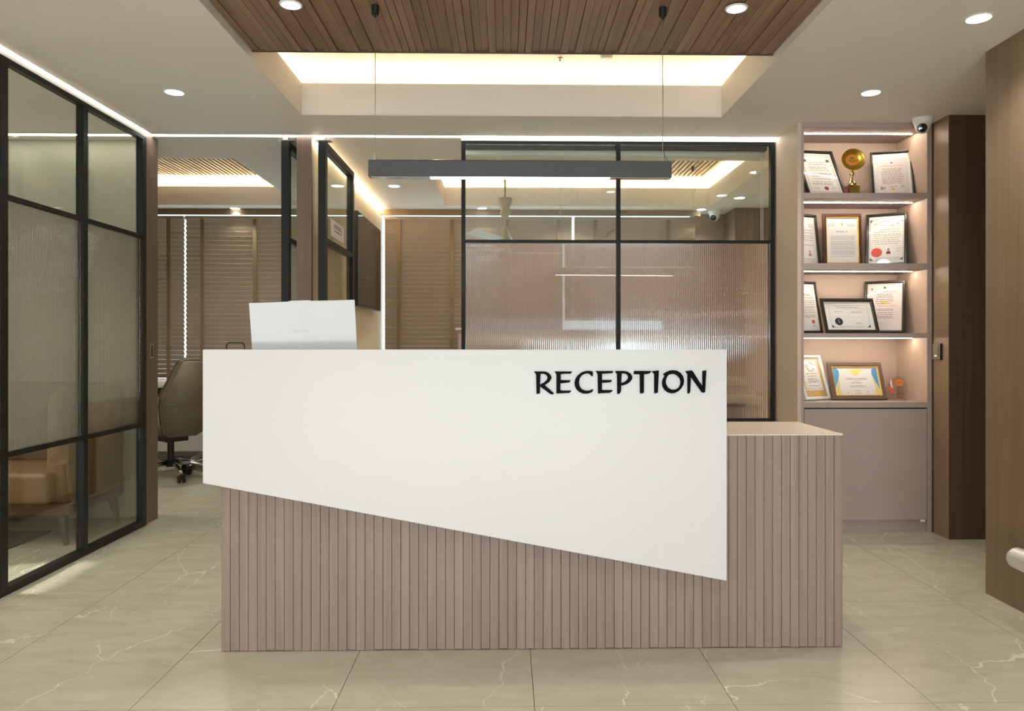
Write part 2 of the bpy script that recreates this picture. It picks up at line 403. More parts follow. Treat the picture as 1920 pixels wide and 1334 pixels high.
gr = B(*[((x, 4.698, 0.0), (x + 0.006, 4.7005, CH)) for x in (-3.70, -3.09, -2.60)])
struct('trim_6', gr, 'tile_grout', 'dark vertical joints in the grey textured wall')
struct('wall_left', B(((-2.25, -3.0, 0), (-2.15, 2.6, CH)), ((-4.7, 1.4, 0), (-2.25, 1.5, CH))), 'wall')
struct('wall_left_far', B(((-4.7, 1.5, 0), (-4.6, 3.0, CH)), ((-4.7, 3.0, 0), (-4.6, 3.5, 1.97)), ((-4.7, 3.5, 0), (-4.6, 7.4, CH)), ((-4.7, -3.1, 2.41), (-4.6, 7.5, 2.66))), 'brown_wall')  # opening added in this unseen wall to shape the sun patch
# rear wall with two wide window openings
WS, WT = 0.70, 2.40
struct('wall_back', B(((-4.7, 7.30, 0), (3.6, 7.42, WS)), ((-4.7, 7.30, WT), (3.6, 7.42, CH + 0.3)), ((-4.7, 7.30, WS), (-4.2, 7.42, WT)),
                      ((-1.29, 7.30, WS), (-1.25, 7.42, WT)), ((1.84, 7.30, WS), (3.6, 7.42, WT))), 'brown_wall', 'rear wall behind the blinds')
struct('wall_front', B(((-2.3, -3.1, 0), (-2.1, -3.0, CH)), ((2.0, -3.1, 0), (2.3, -3.0, CH)), ((-2.3, -3.1, 2.3), (2.3, -3.0, CH + 0.3))), 'wall')
struct('wall_panel', B(((2.126, 6.94, 0), (3.5, 7.29, CH - 0.001))), 'back_wood', 'brown grooved wood panel in the rear cabin corner')
for nm, x0, x1 in (('window_1', -4.2, -1.29), ('window_2', -1.25, 1.84)):
    wf = struct(nm, B(((x0, 7.36, WS), (x1, 7.40, WS + 0.04)), ((x0, 7.36, WT - 0.04), (x1, 7.40, WT)), ((x0, 7.36, WS), (x0 + 0.03, 7.40, WT)), ((x1 - 0.03, 7.36, WS), (x1, 7.40, WT))), 'white_paint')
    link('window_sill', B(((x0, 7.12, WS - 0.035), (x1, 7.30, WS)), bev=0.004), 'white_paint', wf)
    link('pelmet', B(((x0 + (0.06 if x0 > -2 else 0), 7.08, 2.297), (x1, 7.10, CH - 0.001))), 'tape', wf)
    link('pane', B(((x0 + 0.03, 7.378, WS + 0.04), (x1 - 0.03, 7.382, WT - 0.04))), 'glass', wf)
struct('baseboard_back', B(((-4.6, 7.285, 0), (3.5, 7.30, 0.07))), 'white_paint')

# recessed ceiling LED profiles
o = link('ceiling_light_strip', B(((-2.19, 4.572, CH + 0.002), (1.664, 4.613, CH + 0.012))), 'led_w')
tag(o, 'long white recessed ceiling light line above the rear partition', 'light strip')
o = link('ceiling_light_strip', B(((-2.190, 1.6, CH + 0.002), (-2.147, 4.570, CH + 0.012))), 'led')
tag(o, 'bright ceiling light line along the top of the left glass partition', 'light strip')
o = link('ceiling_light_strip', B(((-4.55, 4.572, CH + 0.002), (-2.197, 4.613, CH + 0.012))), 'led')
tag(o, 'ceiling light line over the sofa in the glazed lounge', 'light strip')
# cove LED tapes lying on the lips
def cove(label, *bx, mat='cove'):
    o = link('cove_light_strip', B(*bx), mat); return tag(o, label, 'light strip')
cove('warm cove light hidden around the reception ceiling tray',
     ((-1.35, 4.33, 2.522), (1.42, 4.345, 2.530)), ((-1.35, 3.1, 2.522), (-1.335, 4.33, 2.530)), ((1.405, 3.1, 2.522), (1.42, 4.33, 2.530)))
cove('warm cove light hidden in the meeting room ceiling tray',
     ((-4.1, 7.03, 2.522), (-1.7, 7.042, 2.530)), ((-4.1, 5.0, 2.522), (-1.7, 5.012, 2.530)), mat='cove_soft')
cove('warm cove light hidden in the cabin ceiling tray',
     ((-0.75, 7.02, 2.522), (2.05, 7.032, 2.530)), ((-0.75, 5.0, 2.522), (2.05, 5.012, 2.530)), ((-0.75, 5.0, 2.522), (-0.738, 7.02, 2.530)), ((2.04, 5.0, 2.522), (2.052, 7.02, 2.530)), mat='cove_soft')
# wall wash along the dividing wall: slot between ceiling and wall
cove('warm light line washing the cream wall above the television', ((-1.190, 4.66, CH - 0.016), (-1.176, 7.19, CH - 0.004)), mat='wash')

# wood plank ceiling over the reception
wp = thing('plank_ceiling', 'brown wooden plank ceiling panel hanging in the reception tray', 'ceiling panel', (0, 3.335, 2.38))
PX0, PX1 = -1.128, 1.194
NP = 73; pw = (PX1 - PX0) / NP
for i in range(NP):
    dz = random.choice((0, 0, 0.004, 0.007)); g = random.choice((0.0012, 0.0012, 0.003))
    x = PX0 + i * pw
    link('plank', B(((x + g / 2, -4.4, dz), (x + pw - g / 2, 0, 0.02))), 'ceil_wood', wp)
link('backing', B(((PX0, -4.4, 0.0201), (PX1, 0.002, 0.032))), 'grout', wp)
link('edge_strip', B(((PX0, 0.001, -0.002), (PX1, 0.012, 0.026))), 'dark_wood', wp, )
# slatted ceilings of the rear rooms
def slats(label, x0, x1, y0, y1, z, pitch):
    t = thing('slatted_ceiling', label, 'ceiling panel', (0, y0, z))
    n = int((x1 - x0) / pitch)
    for i in range(n):
        x = x0 + i * pitch
        link('slat', B(((x, 0, 0), (x + pitch * 0.55, y1 - y0, 0.03))), 'slat_wood', t)
    link('backing', B(((x0, 0, 0.031), (x1, y1 - y0, 0.04))), 'slat_wood', t)
slats('pale slatted ceiling panel in the meeting room tray', -3.8, -1.80, 5.25, 6.80, 2.60, 0.04)
slats('pale slatted ceiling panel in the cabin tray', -0.52, 1.82, 5.25, 6.78, 2.60, 0.04)

# ------------------------------------------------------------------ reception desk
DX0, DX1, DY, DH = -1.003, 1.199, 2.652, 0.758
desk = thing('reception_desk', 'reception desk with vertical wood battens and slanted white front panel', 'desk', (0, DY, 0))
link('carcass', B(((DX0 + 0.004, 0.018, 0), (DX1 - 0.004, 0.41, DH - 0.004))), 'grout', desk)
NB = 70; bw = (DX1 - DX0) / NB
for i in range(NB):
    x = DX0 + i * bw; g = 0.0018
    dy = random.uniform(0, 0.0005); db = random.choice((0.002, 0.004, 0.003))
    link('batten', B(((x + g / 2, dy, db), (x + bw - g / 2, 0.018, DH - 0.002)), ), 'desk_wood', desk)
link('side_panel', B(((DX0, 0.0185, 0.002), (DX0 + 0.004, 0.412, DH - 0.003))), 'desk_wood', desk)
link('side_panel', B(((DX1 - 0.004, 0.0185, 0.002), (DX1, 0.412, DH - 0.003))), 'desk_wood', desk)
link('desk_top', B(((DX0 - 0.001, -0.001, DH - 0.002), (DX1 + 0.001, 0.418, DH + 0.003))), 'desk_top', desk)
# white slanted panel: left edge 0.602, right edge 0.255
PXL, PXR, PZT = -1.047, 0.768, 1.063
pts = [(PXL, PZT), (PXR, PZT), (PXR, 0.255), (PXL, 0.602)]
bm = bmesh.new(); prism(bm, pts, -0.052, -0.022)
bmesh.ops.bevel(bm, geom=list(bm.edges), offset=0.0015, segments=1, affect='EDGES')
pn = link('front_panel', bm, 'white', desk); pn['label'] = 'large white slanted front panel reading RECEPTION'
link('spacer', B(((-0.9, -0.022, 0.66), (0.6, 0.0, 0.72)), ((-0.2, -0.022, 0.45), (0.6, 0.0, 0.5))), 'grout', desk)
# raised white transaction shelf behind the panel
link('raised_shelf', B(((PXL + 0.003, -0.022, 0.955), (PXR - 0.003, 0.40, 0.985)), ((PXL + 0.003, -0.021, DH + 0.003), (PXL + 0.033, 0.38, 0.955)), ((PXR - 0.033, -0.021, DH + 0.003), (PXR - 0.003, 0.38, 0.955)),
                       ((PXL + 0.003, -0.021, 0.60), (DX0 - 0.002, 0.40, DH + 0.003))), 'white', desk)
LET = [
 ((995, 685), [[(92,190),(430,190),(520,225),(590,290),(622,360),(600,430),(540,510),(415,600),(540,705),(692,840),(670,868),(625,875),(570,855),(275,635),(270,845),(172,862),(158,275)],
   [(288,262),(385,258),(450,290),(490,330),(500,385),(480,440),(400,520),(272,582)]]),
 ((995, 685), [[(712,190),(1228,192),(1200,255),(1040,258),(895,268),(893,448),(1188,455),(1160,512),(1050,528),(883,545),(880,725),(905,755),(960,765),(1200,765),(1202,785),(1150,830),(960,838),(768,850),(768,275)]]),
 ((995, 685), [[(1855,335),(1855,195),(1800,178),(1710,172),(1610,185),(1500,230),(1400,315),(1335,415),(1310,530),(1325,640),(1380,740),(1460,810),(1560,850),(1660,855),(1740,845),(1820,810),(1855,775),(1862,718),(1790,755),(1680,772),(1580,750),(1500,690),(1455,610),(1438,510),(1460,400),(1520,310),(1600,262),(1680,248),(1750,258),(1830,335)]]),
 ((1105, 685), [[(190,178),(706,178),(682,240),(520,252),(382,258),(370,270),(372,445),(675,450),(640,508),(520,520),(370,528),(368,725),(400,748),(690,752),(680,780),(610,828),(420,838),(255,848),(245,270)]]),
 ((1105, 685), [[(765,185),(820,178),(1050,178),(1150,200),(1235,260),(1282,350),(1270,420),(1215,500),(1120,565),(1000,605),(945,610),(942,760),(925,820),(875,865),(832,862),(828,275)],
   [(962,250),(1060,252),(1130,290),(1165,365),(1140,430),(1080,490),(1000,528),(945,528)]]),
 ((1105, 685), [[(1340,178),(1840,178),(1835,215),(1780,255),(1632,275),(1630,825),(1560,850),(1518,842),(1512,275),(1330,270)]]),
 ((1215, 685), [[(112,185),(170,178),(320,160),(288,830),(188,848),(188,275)]]),
 ((1215, 685), [[(450,275),(560,200),(680,160),(780,157),(880,175),(980,240),(1050,340),(1078,450),(1060,580),(990,700),(900,785),(800,835),(700,848),(600,825),(500,755),(440,650),(420,540),(435,440),(500,325)],
   [(640,275),(720,265),(790,270),(880,320),(950,400),(980,500),(965,600),(920,680),(840,730),(750,742),(680,730),(590,670),(540,580),(525,490),(540,400),(590,310)]]),
 ((1215, 685), [[(1120,185),(1180,180),(1310,160),(1335,180),(1640,655),(1640,180),(1745,158),(1712,812),(1650,832),(1620,820),(1285,350),(1262,790),(1245,835),(1215,860),(1188,845),(1188,275)]]),
]
K = 0.001853                                # metres on the panel per unit of the traced lettering
for (ox, oy), loops in LET:
    L2 = [[(0.0985 + (ox + x / 16 - 1003) * K, 0.981 - (oy + y / 16 - 700) * K) for x, y in lp] for lp in loops]
    curve_mesh('letter', L2, 0.010, 'letter', pn, -0.0515)

# ------------------------------------------------------------------ display cabinet
cab = thing('display_cabinet', 'tall mauve built-in display cabinet with four lit niches', 'cabinet', (0, 4.262, 0))
CX0, CX1 = 1.6875, 2.4425
SH = [(1.918, 1.949), (1.511, 1.545), (1.117, 1.144), (0.716, 0.747)]
link('side_panel', B(((CX0, 0, 0), (CX0 + 0.015, 0.34, CH - 0.001))), 'mauve', cab)
link('side_panel', B(((CX1 - 0.026, 0, 0), (CX1, 0.34, CH - 0.001))), 'mauve', cab)
link('top_panel', B(((CX0 + 0.015, 0, 2.325), (CX1 - 0.026, 0.34, CH - 0.001))), 'mauve', cab)
link('back_panel', B(((CX0 + 0.015, 0.336, 0.07), (CX1 - 0.026, 0.346, 2.325))), 'mauve_lit', cab)
for zb, zt in SH:
    sh = link('shelf', B(((CX0 + 0.0151, 0.0, zb), (CX1 - 0.0261, 0.336, zt))), 'mauve', cab)
ZL = [2.325, 1.918, 1.511, 1.117]
for zz in ZL:
    link('led_strip', B(((CX0 + 0.016, 0.126, zz - 0.0025), (CX1 - 0.045, 0.134, zz - 0.0002))), 'shelf_led', cab)
dr = link('door', B(((CX0 + 0.0175, -0.001, 0.073), (CX1 - 0.030, 0.018, 0.708))), 'mauve', cab)
link('label_sticker', B(((2.375, -0.0005, 0.060), (2.405, 0.002, 0.0725))), 'paper', cab)
link('side_lining', B(((CX1 - 0.0275, 0.002, 0.72), (CX1 - 0.0262, 0.335, 2.324))), 'mauve_lit', cab)  # thin sheet carrying the lit mauve
link('plinth', B(((CX0 + 0.0151, 0.02, 0.0), (CX1 - 0.0261, 0.04, 0.070))), 'mauve', cab)
link('shadow_gap', B(((CX0 + 0.0152, 0.019, 0.069), (CX1 - 0.0262, 0.03, 0.7155))), 'grout', cab)

# framed certificates
def moulding(wd, ht, f, d, mat, parent, name='moulding'):
    bm = bmesh.new()
    x, X = -wd / 2, wd / 2
    def ring(inset, y): return [bm.verts.new(p) for p in ((x + inset, y, inset), (X - inset, y, inset), (X - inset, y, ht - inset), (x + inset, y, ht - inset))]
    rs = [ring(0, 0), ring(0, -d * 0.75), ring(f * 0.25, -d), ring(f * 0.7, -d), ring(f, -d * 0.5), ring(f, 0)]
    for a, b in zip(rs, rs[1:] + rs[:1]):
        for k in range(4): bm.faces.new((a[k], a[(k + 1) % 4], b[(k + 1) % 4], b[k]))
    return link(name, bm, mat, parent)

def quad_mesh(name, rects, mat, parent, y):
    bm = bmesh.new()
    for x0, z0, x1, z1 in rects:
        bm.faces.new([bm.verts.new(p) for p in ((x0, y, z0), (x1, y, z0), (x1, y, z1), (x0, y, z1))])
    o = link(name, bm, mat, parent)
    if len(rects) > 1: o['kind'] = 'stuff'
    return o

def script_lines(x0, x1, z_list, h, rnd, ragged=0.25, word=0.018):
    out = []
    for z in z_list:
        a = x0 + rnd.uniform(0, ragged) * (x1 - x0) / 2; b = x1 - rnd.uniform(0, ragged) * (x1 - x0) / 2
        x = a
        while x < b:
            wl = rnd.uniform(0.4, 1.3) * word
            out.append((x, z, min(x + wl, b), z + h)); x += wl + word * 0.22
    return out

def disc(name, x, z, r, mat, parent, y, n=28, r2=None):
    bm = bmesh.new()
    bm.faces.new([bm.verts.new((x + r * math.cos(2 * PI * k / n), y, z + (r2 or r) * math.sin(2 * PI * k / n))) for k in range(n)])
    return link(name, bm, mat, parent)

def poly(name, pts, mat, parent, y):
    bm = bmesh.new(); bm.faces.new([bm.verts.new((a, y, b)) for a, b in pts]); return link(name, bm, mat, parent)

def ring_line(x0, z0, x1, z1, t): return [(x0, z0, x1, z0 + t), (x0, z1 - t, x1, z1), (x0, z0, x0 + t, z1), (x1 - t, z0, x1, z1)]

def picture(label, X, Y, z, wd, ht, yaw, lean, f=0.018, mat='frame_black', paper='paper', d=0.016):
    t = thing('certificate_frame', label, 'framed certificate', (X, Y, z + 0.0006), (-lean, 0, yaw), 'certificates in the display cabinet')
    moulding(wd, ht, f, d, mat, t)
    p = link('certificate', B(((-wd / 2 + f, -0.006, f), (wd / 2 - f, -0.0045, ht - f))), paper, t)
    link('back_board', B(((-wd / 2 + f * 0.6, -0.0044, f * 0.6), (wd / 2 - f * 0.6, -0.0005, ht - f * 0.6))), 'grout', t)
    link('glass_pane', B(((-wd / 2 + f, -0.0078, f), (wd / 2 - f, -0.0071, ht - f))), 'picture_glass', t)
    # easel strut behind
    cy = 0.10
    bm = bmesh.new(); prism(bm, [(-0.02, 0.0), (0.02, 0.0), (0.012, ht * 0.55), (-0.012, ht * 0.55)], 0.0005, 0.003)
    link('easel_back', bm, 'grout', t)
    return t, p
YP = -0.0064
rd = random.Random(3)
# 1 top shelf left: degree with maroon seal
t, p = picture('black framed medical degree with maroon seal, left on top cabinet shelf', 1.890, 4.384, 1.949, 0.246, 0.352, 0.117, 0.506, f=0.020)
quad_mesh('border', ring_line(-0.093, 0.032, 0.093, 0.318, 0.0012) + ring_line(-0.089, 0.036, 0.089, 0.314, 0.0008), 'seal_maroon', p, YP)
text('printed_text', 'Bachelor of Medicine and', 0, 0.170, 0.0135, 'seal_maroon', p, YP)
text('printed_text', 'Bachelor of Surgery', 0, 0.150, 0.0135, 'seal_maroon', p, YP)
quad_mesh('printed_text', script_lines(-0.07, 0.07, [0.262, 0.25, 0.24, 0.222, 0.214, 0.198, 0.13, 0.108, 0.096, 0.087], 0.0028, rd), 'ink', p, YP)
quad_mesh('printed_text', [(-0.085, 0.265, -0.065, 0.285), (0.062, 0.265, 0.082, 0.285)], 'ink', p, YP)
disc('seal', 0.01, 0.060, 0.014, 'seal_maroon', p, YP)
quad_mesh('signature', script_lines(-0.07, -0.03, [0.062, 0.054], 0.002, rd) + script_lines(0.04, 0.075, [0.066, 0.056], 0.002, rd), 'ink', p, YP)
# 2 top shelf right
t, p = picture('black framed certificate with pale mat, right of the trophy on top shelf', 2.298, 4.409, 1.949, 0.229, 0.312, -0.299, 0.332, f=0.013, d=0.02)
quad_mesh('border', ring_line(-0.082, 0.028, 0.082, 0.262, 0.001), 'blue', p, YP)
quad_mesh('printed_paper', [(-0.080, 0.030, 0.080, 0.260)], 'paper_pink', p, YP + 0.0001)
disc('crest', 0, 0.236, 0.006, 'royal', p, YP, 16)
text('printed_text', 'Government Certificate', 0, 0.212, 0.0125, 'ink_pink', p, YP)
quad_mesh('printed_text', script_lines(-0.065, 0.065, [0.195, 0.187, 0.178, 0.170, 0.161, 0.153, 0.144, 0.136, 0.127, 0.119, 0.110, 0.102, 0.094], 0.0022, rd), 'ink', p, YP)
quad_mesh('signature', script_lines(-0.07, -0.04, [0.07, 0.062, 0.055], 0.004, rd) + script_lines(-0.015, 0.02, [0.072], 0.003, rd) + script_lines(0.04, 0.07, [0.075, 0.066], 0.002, rd), 'ink_black', p, YP)
disc('seal', 0.0, 0.056, 0.008, 'gold_paint', p, YP, 16)
# 3 second shelf left
def photo(p, x, z, shirt):
    quad_mesh('portrait_ground', [(x - 0.013, z - 0.018, x + 0.013, z + 0.020)], 'paper', p, YP - 0.0001)
    poly('portrait_clothes', [(x - 0.012, z - 0.018), (x + 0.012, z - 0.018), (x + 0.011, z - 0.004), (x + 0.004, z), (x - 0.004, z), (x - 0.011, z - 0.004)], shirt, p, YP - 0.0002)
    disc('portrait_face', x, z + 0.007, 0.0058, 'skin', p, YP - 0.0003, 16, 0.0075)
    bm_pts = [(x + 0.0066 * math.cos(a), z + 0.010 + 0.0066 * math.sin(a)) for a in [PI * k / 10 for k in range(11)]]
    poly('portrait_hair', bm_pts, 'ink_black', p, YP - 0.0004)
t, p = picture('black framed registration certificate, leftmost on the second cabinet shelf', 1.8105, 4.462, 1.545, 0.187, 0.321, 0.465, 0.112, f=0.017)
quad_mesh('border', ring_line(-0.070, 0.030, 0.070, 0.292, 0.0012), 'ink', p, YP)
quad_mesh('printed_text', script_lines(-0.055, 0.06, [0.258, 0.246, 0.222, 0.205, 0.188, 0.176, 0.160, 0.130], 0.0025, rd), 'ink', p, YP)
photo(p, 0.015, 0.082, 'ink_pink')
quad_mesh('printed_text', script_lines(-0.05, 0.06, [0.046, 0.04], 0.002, rd), 'ink', p, YP)
# 4 second shelf centre: patterned frame, letter with gold crest
t, p = picture('patterned dark red framed letter with gold liner, middle of the second shelf', 2.015, 4.462, 1.545, 0.231, 0.319, -0.041, 0.061, f=0.020, mat='frame_pat')
moulding(0.193, 0.281, 0.004, 0.012, 'gold_paint', t, 'gold_liner').location = (0, -0.004, 0.019)
poly('crest', [(-0.006, 0.250), (0.006, 0.250), (0.004, 0.262), (0, 0.266), (-0.004, 0.262)], 'gold_paint', p, YP)
text('printed_text', 'NOTICE - XII', 0, 0.208, 0.012, 'ink', p, YP)
quad_mesh('printed_text', script_lines(-0.085, -0.04, [0.262, 0.256, 0.25, 0.244], 0.0018, rd) + script_lines(0.03, 0.08, [0.256, 0.250, 0.244], 0.0018, rd), 'ink', p, YP)
quad_mesh('printed_text', script_lines(-0.07, 0.075, [0.184, 0.177, 0.170, 0.163, 0.152, 0.145, 0.138, 0.131, 0.120, 0.113, 0.106, 0.095, 0.088, 0.081, 0.074, 0.062], 0.0016, rd, 0.05, 0.012), 'ink', p, YP)
# 5 second shelf right: registration certificate, red seal
t, p = picture('black framed certificate with large red seal and portrait, second shelf', 2.255, 4.415, 1.545, 0.224, 0.345, -0.50, 0.345, f=0.017)
quad_mesh('border', ring_line(-0.090, 0.032, 0.090, 0.310, 0.0014), 'ink', p, YP)
for s_, a_ in zip('CERTIFICATE OF REGISTRATION', range(27)):
    th_ = R(128 - a_ * 2.9)
    if s_ != ' ': text('printed_text', s_, 0.105 * math.cos(th_), 0.186 + 0.105 * math.sin(th_), 0.0105, 'ink', p, YP)
quad_mesh('printed_text', script_lines(-0.04, 0.05, [0.268, 0.262], 0.002, rd) + script_lines(-0.08, 0.08, [0.238, 0.222, 0.206, 0.196, 0.182, 0.168, 0.156, 0.142], 0.0022, rd), 'ink', p, YP)
disc('seal', -0.052, 0.088, 0.030, 'seal_red', p, YP, 36)
photo(p, 0.012, 0.094, 'seal_maroon')
quad_mesh('signature', script_lines(0.05, 0.08, [0.11, 0.092], 0.0016, rd) + script_lines(-0.06, 0.08, [0.052, 0.046, 0.040], 0.0014, rd), 'ink', p, YP)
for sx in (-1, 1):
    for zc in (0.036, 0.306): poly('corner_ornament', [(sx * 0.088, zc), (sx * 0.070, zc), (sx * 0.088, zc + (0.018 if zc < 0.1 else -0.018))], 'ink', p, YP)
# 6 third shelf left
t, p = picture('black framed certificate with small red seal, leftmost on the third shelf', 1.819, 4.461, 1.144, 0.188, 0.321, 0.386, 0.197, f=0.016)
text('printed_text', 'Medical Council', 0.0, 0.235, 0.014, 'ink_black', p, YP)
quad_mesh('printed_text', script_lines(-0.055, 0.065, [0.218, 0.200, 0.190, 0.178, 0.165, 0.158, 0.148, 0.138, 0.126, 0.112, 0.104, 0.096], 0.0024, rd), 'ink', p, YP)
disc('seal', 0.035, 0.072, 0.012, 'seal_red', p, YP)
quad_mesh('signature', script_lines(0.025, 0.055, [0.048, 0.040], 0.002, rd), 'ink', p, YP)
# 8 third shelf right (behind the landscape one)
t, p = picture('tall black framed pink-tinted certificate, right on the third shelf', 2.262, 4.455, 1.144, 0.224, 0.330, -0.55, 0.262, f=0.016, paper='paper_pink')
quad_mesh('border', ring_line(-0.094, 0.020, 0.094, 0.308, 0.0014), 'ink_pink', p, YP)
disc('crest', 0, 0.288, 0.007, 'green', p, YP, 16)
text('printed_text', 'UNIVERSITY OF MEDICAL ARTS', 0, 0.258, 0.0095, 'ink_pink', p, YP)
text('printed_text', 'FELLOWSHIP IN EYE DISEASES', 0, 0.168, 0.0095, 'ink_pink', p, YP)
quad_mesh('printed_text', script_lines(-0.05, 0.05, [0.244, 0.234, 0.224, 0.212, 0.200, 0.186, 0.150, 0.142, 0.128, 0.116, 0.104, 0.094], 0.0028, rd), 'ink', p, YP)
poly('watermark', [(-0.025, 0.182), (0.025, 0.182), (0.02, 0.204), (-0.02, 0.204)], 'yellow', p, YP + 0.0001)
photo(p, -0.070, 0.268, 'paper')
# 7 third shelf landscape
t, p = picture('black landscape framed certificate with round navy seal, third shelf front', 2.026, 4.358, 1.144, 0.327, 0.219, 0.063, 0.366, f=0.020)
quad_mesh('border', ring_line(-0.118, 0.034, 0.118, 0.180, 0.0010), 'ink', p, YP)
quad_mesh('table_lines', [(-0.105, 0.100, 0.105, 0.1006), (-0.105, 0.150, 0.105, 0.1506), (0, 0.100, 0.0006, 0.150)], 'ink', p, YP)
quad_mesh('printed_text', script_lines(-0.095, 0.09, [0.172, 0.160], 0.0022, rd) + script_lines(-0.09, -0.03, [0.134], 0.0022, rd) + script_lines(0.01, 0.09, [0.134, 0.127], 0.0022, rd) + script_lines(0.03, 0.07, [0.064, 0.056], 0.002, rd) + script_lines(-0.09, 0.09, [0.040], 0.0016, rd), 'ink', p, YP)
disc('seal', -0.070, 0.072, 0.024, 'seal_navy', p, YP, 30)
quad_mesh('seal_mark', [(-0.073, 0.066, -0.071, 0.086), (-0.068, 0.060, -0.066, 0.074)], 'paper', p, YP - 0.0002)
for sx in (-1, 1): poly('corner_ornament', [(sx * 0.118, 0.034), (sx * 0.098, 0.034), (sx * 0.118, 0.052)], 'ink', p, YP)
# 9 bottom shelf white frame
t, p = picture('white framed award with gold medal sticker, leftmost on the lowest shelf', 1.847, 4.418, 0.747, 0.208, 0.278, 0.417, 0.334, f=0.020, mat='frame_white', paper='kraft')
quad_mesh('printed_paper', [(-0.072, 0.060, 0.064, 0.252)], 'paper', p, YP)
quad_mesh('border', ring_line(-0.062, 0.070, 0.056, 0.244, 0.0012), 'ink', p, YP - 0.0001)
for a_ in range(16):
    th_ = 2 * PI * a_ / 16; cx_, cz_ = 0.0 + 0.026 * math.cos(th_), 0.205 + 0.026 * math.sin(th_)
    quad_mesh('wreath_leaf', [(cx_ - 0.003, cz_ - 0.003, cx_ + 0.003, cz_ + 0.003)], 'ink', p, YP - 0.0001)
quad_mesh('printed_text', script_lines(-0.045, 0.045, [0.162, 0.146, 0.132, 0.124, 0.116, 0.108, 0.086], 0.003, rd), 'ink', p, YP - 0.0001)
disc('medal_sticker', 0.016, 0.042, 0.015, 'gold_paint', p, YP - 0.0002)
# 10 bottom shelf landscape
t, p = picture('brown landscape framed certificate with blue and yellow waves, lowest shelf', 2.093, 4.411, 0.747, 0.329, 0.233, 0.011, 0.362, f=0.026, mat='frame_brown')
moulding(0.281, 0.185, 0.004, 0.012, 'gold_paint', t, 'gold_liner').location = (0, -0.004, 0.024)
W2, H0, H1 = 0.1335, 0.029, 0.204
for sx in (-1, 1):
    bl = [(sx * W2, H1 - 0.006)] + [(sx * (W2 - 0.034 + 0.034 * t_ ** 1.6), H1 - 0.010 - 0.115 * t_) for t_ in (0, 0.15, 0.35, 0.55, 0.8, 1.0)]
    bl = [(sx * W2, H1 - 0.006), (sx * (W2 - 0.020), H1 - 0.004), (sx * (W2 - 0.034), H1 - 0.020), (sx * (W2 - 0.035), H1 - 0.045), (sx * (W2 - 0.022), H1 - 0.085), (sx * (W2 - 0.006), H1 - 0.120), (sx * W2, H1 - 0.150)]
    poly('blue_wave', bl, 'blue', p, YP)
    yl = [(sx * (W2 - 0.034), H1 - 0.060), (sx * (W2 - 0.014), H1 - 0.118), (sx * (W2 - 0.004), H1 - 0.145), (sx * (W2 - 0.002), H0), (sx * (W2 - 0.036), H0), (sx * (W2 - 0.028), H0 + 0.022), (sx * (W2 - 0.026), H0 + 0.050), (sx * (W2 - 0.030), H0 + 0.085)]
    poly('yellow_wave', yl, 'yellow', p, YP - 0.0001)
poly('yellow_triangle', [(-0.052, 0.190), (0.052, 0.190), (0.0, 0.150)], 'yellow', p, YP + 0.0001)
text('printed_text', 'Certificate of Completion', 0, 0.128, 0.0125, 'ink', p, YP)
quad_mesh('printed_text', script_lines(-0.02, 0.02, [0.118], 0.002, rd) + script_lines(-0.035, 0.035, [0.104], 0.003, rd) + script_lines(-0.055, 0.055, [0.088, 0.081], 0.002, rd) + script_lines(-0.02, 0.02, [0.056, 0.04], 0.002, rd), 'ink', p, YP)
disc('logo_dot', -0.062, 0.044, 0.004, 'orange', p, YP, 12); disc('logo_dot', 0.058, 0.05, 0.004, 'ink_pink', p, YP, 12)

# trophy
tr = thing('trophy', 'gold plate trophy on mahogany base, centre of the top shelf', 'trophy', (2.017, 4.345, 1.9495), (0, 0, 0.12))
base = bmesh.new(); box(base, (-0.044, -0.030, 0.0), (0.044, 0.030, 0.008), 0.002, 1); box(base, (-0.036, -0.026, 0.008), (0.036, 0.026, 0.054), 0.002, 1)
link('base', base, 'mahogany', tr)
pq = link('name_plate', B(((-0.030, -0.0285, 0.012), (0.032, -0.026, 0.046)), bev=0.0005, seg=1), 'gold', tr)
quad_mesh('plate_text', [(-0.026, 0.034, 0.028, 0.038)], 'ink_red', pq, -0.029)
quad_mesh('plate_text', [(-0.020, 0.020, 0.022, 0.029)], 'green', pq, -0.029)
st = bmesh.new(); lathe(st, [(0.027, 0.052), (0.027, 0.070), (0.024, 0.074), (0.020, 0.078), (0.013, 0.094), (0.008, 0.104), (0.007, 0.112), (0.012, 0.118), (0.016, 0.126), (0.014, 0.134), (0.009, 0.140), (0.012, 0.146)], n=24)
link('stem', st, 'pale_gold', tr, smooth=True)
plt = bmesh.new(); lathe(plt, [(0.0001, 0.004), (0.042, 0.004), (0.046, 0.010), (0.060, 0.012), (0.073, 0.018), (0.075, 0.019), (0.074, 0.014), (0.060, 0.008), (0.046, 0.002), (0.0001, 0.0)], n=40)
pl2 = link('plate', plt, 'gold', tr, smooth=True)
pl2.location = (0, 0.0, 0.207); pl2.rotation_euler = (R(90), 0, 0); pl2.scale = (1.0, 0.84, 1.0)
dk = bmesh.new(); lathe(dk, [(0.0001, 0), (0.040, 0), (0.040, 0.0008), (0.0001, 0.0008)], n=36); em = link('emblem_disc', dk, 'orange', pl2); em.location = (0, 0, 0.0045)
bm = bmesh.new()
for x0, y0, x1, y1 in ((-0.026, -0.004, 0.026, 0.000), (-0.018, -0.014, 0.018, -0.010), (-0.013, 0.008, 0.013, 0.012), (-0.010, 0.012, -0.002, 0.022), (0.002, 0.012, 0.010, 0.018)):
    bm.faces.new([bm.verts.new(q) for q in ((x0, y0, 0.001), (x1, y0, 0.001), (x1, y1, 0.001), (x0, y1, 0.001))])
